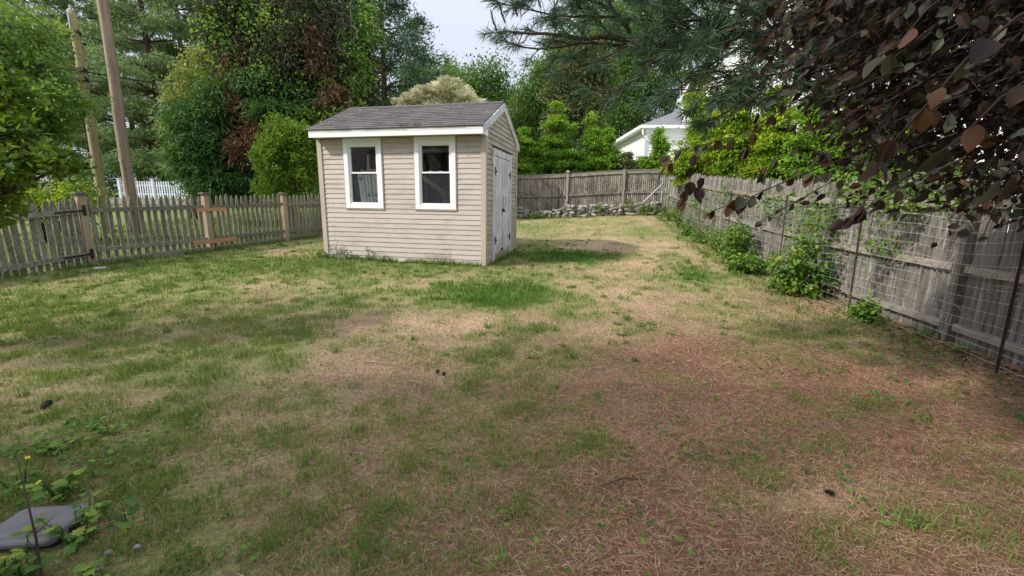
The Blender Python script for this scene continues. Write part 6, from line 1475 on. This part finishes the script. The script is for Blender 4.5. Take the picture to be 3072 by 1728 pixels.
# leafy plants with yellow flowers along the wire fence
OVAL = []
for k in range(4):
    V = leaf6(np.zeros((1, 3)), np.array([[0, 1., 0]]), np.array([[0, 0, 1.]]), 1.0, .62, .12); m_ = leaf6_mesh('leaf', V, np.array([(.08, .3, .5, .75)[k]])); m_.materials.append(M['L_weed']); OVAL.append(m_)
def bushy(label, s, off, hgt, rad, ncl, nfl, mat='L_weed', ln=.075, wd=.05, group='yellow flowered plants along the wire fence', name='flowering_plant', cat='plant', per=16, nleaf=0):
    p, a = rpt(s, off); t = thing(name, label, cat, p, 0, group)
    K, R, CC = crown_leaves([((0, 0, hgt * .52), (rad, rad, hgt * .5), ncl), ((0, 0, hgt * .2), (rad * 1.1, rad * 1.1, hgt * .2), ncl // 3)], per, .06, ln, wd, up=1.2, droop=.15, shell=.3)
    V = leaf6(K[:, 0], K[:, 2] - K[:, 0], np.cross(K[:, 1] - K[:, 3], K[:, 2] - K[:, 0]), np.linalg.norm(K[:, 2] - K[:, 0], axis=1), np.linalg.norm(K[:, 2] - K[:, 0], axis=1) * wd / ln)
    link('foliage', leaf6_mesh('foliage', V, R), t, mat=M[mat]); mb = MB()
    for c_ in CC[:: max(1, len(CC) // 22)]: mb.tube([(0, 0, 0), Vector(c_) * .5 + Vector((0, 0, .08)), Vector(c_)], [.006, .005, .002], 4, False)
    link('stem', mb.mesh('stem', M['L_weed']), t, kind='stuff')
    for q in range(nfl):
        c_ = Vector(CC[random.randrange(len(CC))]); c_ = Vector((c_.x * 1.1 - .03, c_.y * 1.05 - .04, c_.z + random.uniform(.03, .12)))
        o = link('flower', PETAL, t, c_); o.rotation_euler = (random.uniform(-.2, .8), random.uniform(-.5, .2), random.uniform(0, 3)); o.scale = (.019,) * 3
    return t
bushy('large leafy plant dotted with yellow flowers, nearest of its kind at the wire fence', 4.55, .52, .84, .40, 80, 24)
bushy('upright plant with yellow flowers by the green steel stake', 7.15, .5, .85, .27, 50, 10)
bushy('low yellow flowered plant between the upright one and the large one', 6.15, .66, .38, .32, 36, 12)
for i, (s, h, r_, lab) in enumerate([(8.7, .55, .3, 'straggling green weed at the wire fence past the green stake'), (9.9, .5, .32, 'green weed tangle halfway along the wire fence'), (11.2, .6, .3, 'green weed clump towards the far end of the wire fence'), (12.6, .7, .32, 'tall green weeds near the far end of the wire fence'), (14.1, .8, .34, 'bushy green weeds at the foot of the galvanised corner post'), (3.15, .22, .07, 'small grey green sprig at the foot of the nearer steel stake'), (7.9, .6, .3, 'leafy tangle behind the upright flowering plant')]):
    bushy(lab, s, .42, h, r_, 34, 0, 'L_weed', .06, .035, 'weeds along the wire fence', 'weed_plant', 'weed', 14)
# vine scrambling on the right fence
p0_, a_ = rpt(6, .2); vt = thing('climbing_vine', 'loose green vine scrambling over the wire and top of the right stockade', 'vine', p0_)
B = [(rpt(s, .2, z)[0] - p0_, (.3, .15, .22), n_) for s, z, n_ in [(3.1, 1.55, 26), (3.6, 1.7, 26), (4.2, 1.55, 20), (2.4, 1.6, 16), (5.4, 1.35, 14), (6.4, 1.3, 16), (8.3, 1.2, 14), (9.2, 1.4, 10), (11, 1.1, 10), (5.2, 1.0, 16), (4.7, 1.15, 20), (3.4, .9, 10), (10.2, .7, 14), (12.0, .8, 12)]]
K, R, CC = crown_leaves(B, 16, .09, .06, .04, up=.8, droop=.2, shell=.5)
link('foliage', kites_mesh('foliage', K, R), vt, mat=M['L_weed']); mb = MB()
for k in range(170):
    s = random.uniform(.6, 14); z = random.uniform(.1, 1.5); P = []
    for j in range(5): P.append(rpt(s + j * random.uniform(-.1, .13), random.uniform(.06, .36), max(.03, z + j * random.uniform(-.16, .16)))[0] - p0_)
    mb.tube(P, [.004, .004, .003, .003, .0015], 3, False)
link('stem', mb.mesh('stem', M['twig']), vt, kind='stuff')
# dead vine on the back fence
p0_ = bpt(5)[0]; dv = thing('dead_vine', 'tangle of dry brown vine stems matted over the back fence', 'vine', p0_); mb = MB()
for k in range(420):
    s = random.uniform(2.0, BL - .3); z = random.uniform(.15, 1.65); P = []
    for j in range(5): P.append(bpt(s, random.uniform(.06, .12), max(.05, min(1.7, z)))[0] - p0_); s += random.uniform(-.16, .16); z += random.uniform(-.2, .16)
    mb.tube(P, [.005, .005, .004, .004, .002], 3, False)
link('stem', mb.mesh('stem', M['bark']), dv, kind='stuff')
mb = MB(); a = bpt(5.05, .14, .5)[0] - p0_; mb.tube([a + Vector((-.6, 0, -.25)), a + Vector((-.2, 0, .3)), a + Vector((.02, 0, .75))], [.012, .01, .008], 5); mb.bar(bpt(4.28, .13, .2)[0] - p0_, bpt(4.26, .13, 1.25)[0] - p0_, .05, .03); link('stick', mb.mesh('stick', M['tpost']), dv, kind='stuff')
for lab, s, off, h, r_ in [('green weeds in front of the right end of the stone wall', 7.9, .75, .45, .4), ('green weed patch before the left part of the stone wall', 3.5, .95, .25, .35), ('weeds growing through the middle of the stone wall', 6.0, .6, .5, .18), ('tall thin weeds between wall and corner brace', 7.2, .5, .6, .3)]:
    p, a = bpt(s, off); t = thing('weed_plant', lab, 'weed', p, 0, 'weeds by the stone wall')
    K, R, CC = crown_leaves([((0, 0, h * .5), (r_, .2, h * .5), 30)], 16, .07, .07, .035, up=1, droop=.1); link('foliage', kites_mesh('foliage', K, R), t, mat=M['L_weed'])
# ground ivy at the foot of the near right fence
for lab, u, v in [('broad leaved ground creeper under the near right fence', 2760, 1010), ('ground creeper leaves left of the broad patch by the fence', 2620, 975), ('creeper sprig right of the broad patch by the fence', 2880, 1060), ('upright seedling with pale leaves near the fence foot', 2590, 965)]:
    x, y = gpt(u, v); weed(lab, x, y, 9, .1, .24, .06, 0, 3, 'creeper', 'creeping plants under the right fence', 'creeping_plant', OVAL)
# fallen twigs and litter
for i, (u, v, du, dv_, lab) in enumerate([(1090, 1085, 170, 30, 'longest bare twig lying on the grey straw left of centre'), (1120, 1060, 60, -34, 'forked twig crossing the longest one'), (1180, 1055, 60, 18, 'short twig at the right of the twig pile'), (1225, 1140, 50, 20, 'small twig below the twig pile'), (1810, 1462, 130, -10, 'reddish twig lying on the needles at the lower centre'), (2210, 905, 60, 12, 'pale twig in the leaf litter by the right fence'), (2290, 880, 40, 10, 'short pale twig beside the large flowering plant')]):
    x, y = gpt(u, v); x2, y2 = gpt(u + du, v + dv_); o_ = Vector((x, y, float(G2(x, y)) + .012)); e_ = Vector((x2, y2, float(G2(x2, y2)) + .015)); m_ = o_.lerp(e_, .5) + Vector((random.uniform(-.02, .02), random.uniform(-.03, .03), .015))
    mb = MB(); mb.tube([Vector((0, 0, 0)), m_ - o_, e_ - o_], [.006, .005, .002], 5); k = o_.lerp(e_, .6) - o_; mb.tube([k, k + Vector((random.uniform(-.08, .08), .07, .02))], [.003, .001], 4)
    o = link('twig', mb.mesh('twig', M['twig' if i != 4 else 'pinebark']), None, o_); tag(o, lab, 'twig', 'twigs on the lawn')
def cone_mesh():
    mb = MB(); 
    for r in range(7):
        z = r * .13; R0 = .34 * math.sin(.5 + 2.3 * r / 7)
        for q in range(7):
            a = q * .897 + r * .5; d = Vector((math.cos(a), math.sin(a), 0)); t_ = Vector((-d.y, d.x, 0)); c_ = Vector((0, 0, z)); mb.add([c_ + t_ * .05, c_ - t_ * .05, c_ + d * R0 - t_ * .11 + Vector((0, 0, .1)), c_ + d * R0 + t_ * .11 + Vector((0, 0, .1))], [(0, 1, 2, 3)])
    mb.tube([(0, 0, -.05), (0, 0, .9)], [.08, .03], 6); return mb.mesh('pine_cone', M['bark'])
CM = cone_mesh()
for u, v, sz, lab in [(1312, 1124, .05, 'dark pine cone on the dead grass near the centre'), (1335, 1132, .045, 'second pine cone right beside the first'), (125, 1236, .08, 'dark cone lying on the lawn at the left'), (2470, 1480, .05, 'small dark cone on the light straw patch at lower right')]:
    x, y = gpt(u, v); o = link('pine_cone', CM, None, (x, y, float(G2(x, y)) + .02)); o.rotation_euler = (1.4, random.uniform(-.3, .3), random.uniform(0, 6)); o.scale = (sz, sz, sz); tag(o, lab, 'pine cone')
# flecks and leaf clumps on the shed roof
n_ = 110; lx = rng.uniform(XL + .1, XR - .1, n_); ly = rng.uniform(-OH + .03, YR - .05, n_); lz_ = ZE + (ly + OH) * slope + .022
P_ = np.array([tuple(SM @ Vector((a, b_, c_))) for a, b_, c_ in zip(lx, ly, lz_)])
o = link('fallen_petals', kites_mesh('fallen_petals', kite(P_, rand_unit(n_) * [1, 1, .15] + [0, 0, .2], np.tile([0, -.3, 1.], (n_, 1)), rng.uniform(.015, .035, n_), .016), rng.uniform(.4, 1, n_)), mat=M['L_cream']); tag(o, 'pale fallen petals scattered on the shed roof', 'petals', None, 'stuff')
for lab, lx in [('dry leaf clump caught at the eave right of the left window', -1.62), ('smaller leaf clump at the eave edge right of the first', -1.32)]:
    c_ = SM @ Vector((lx, -OH + .05, ZE + .05)); n_ = 26; K = kite(rng.normal(size=(n_, 3)) * [.05, .02, .012], rand_unit(n_), rand_unit(n_), .05, .025); o = link('leaf_clump', kites_mesh('leaf_clump', K, rng.uniform(.4, 1, n_)), None, c_, mat=M['L_dead']); tag(o, lab, 'leaf litter')
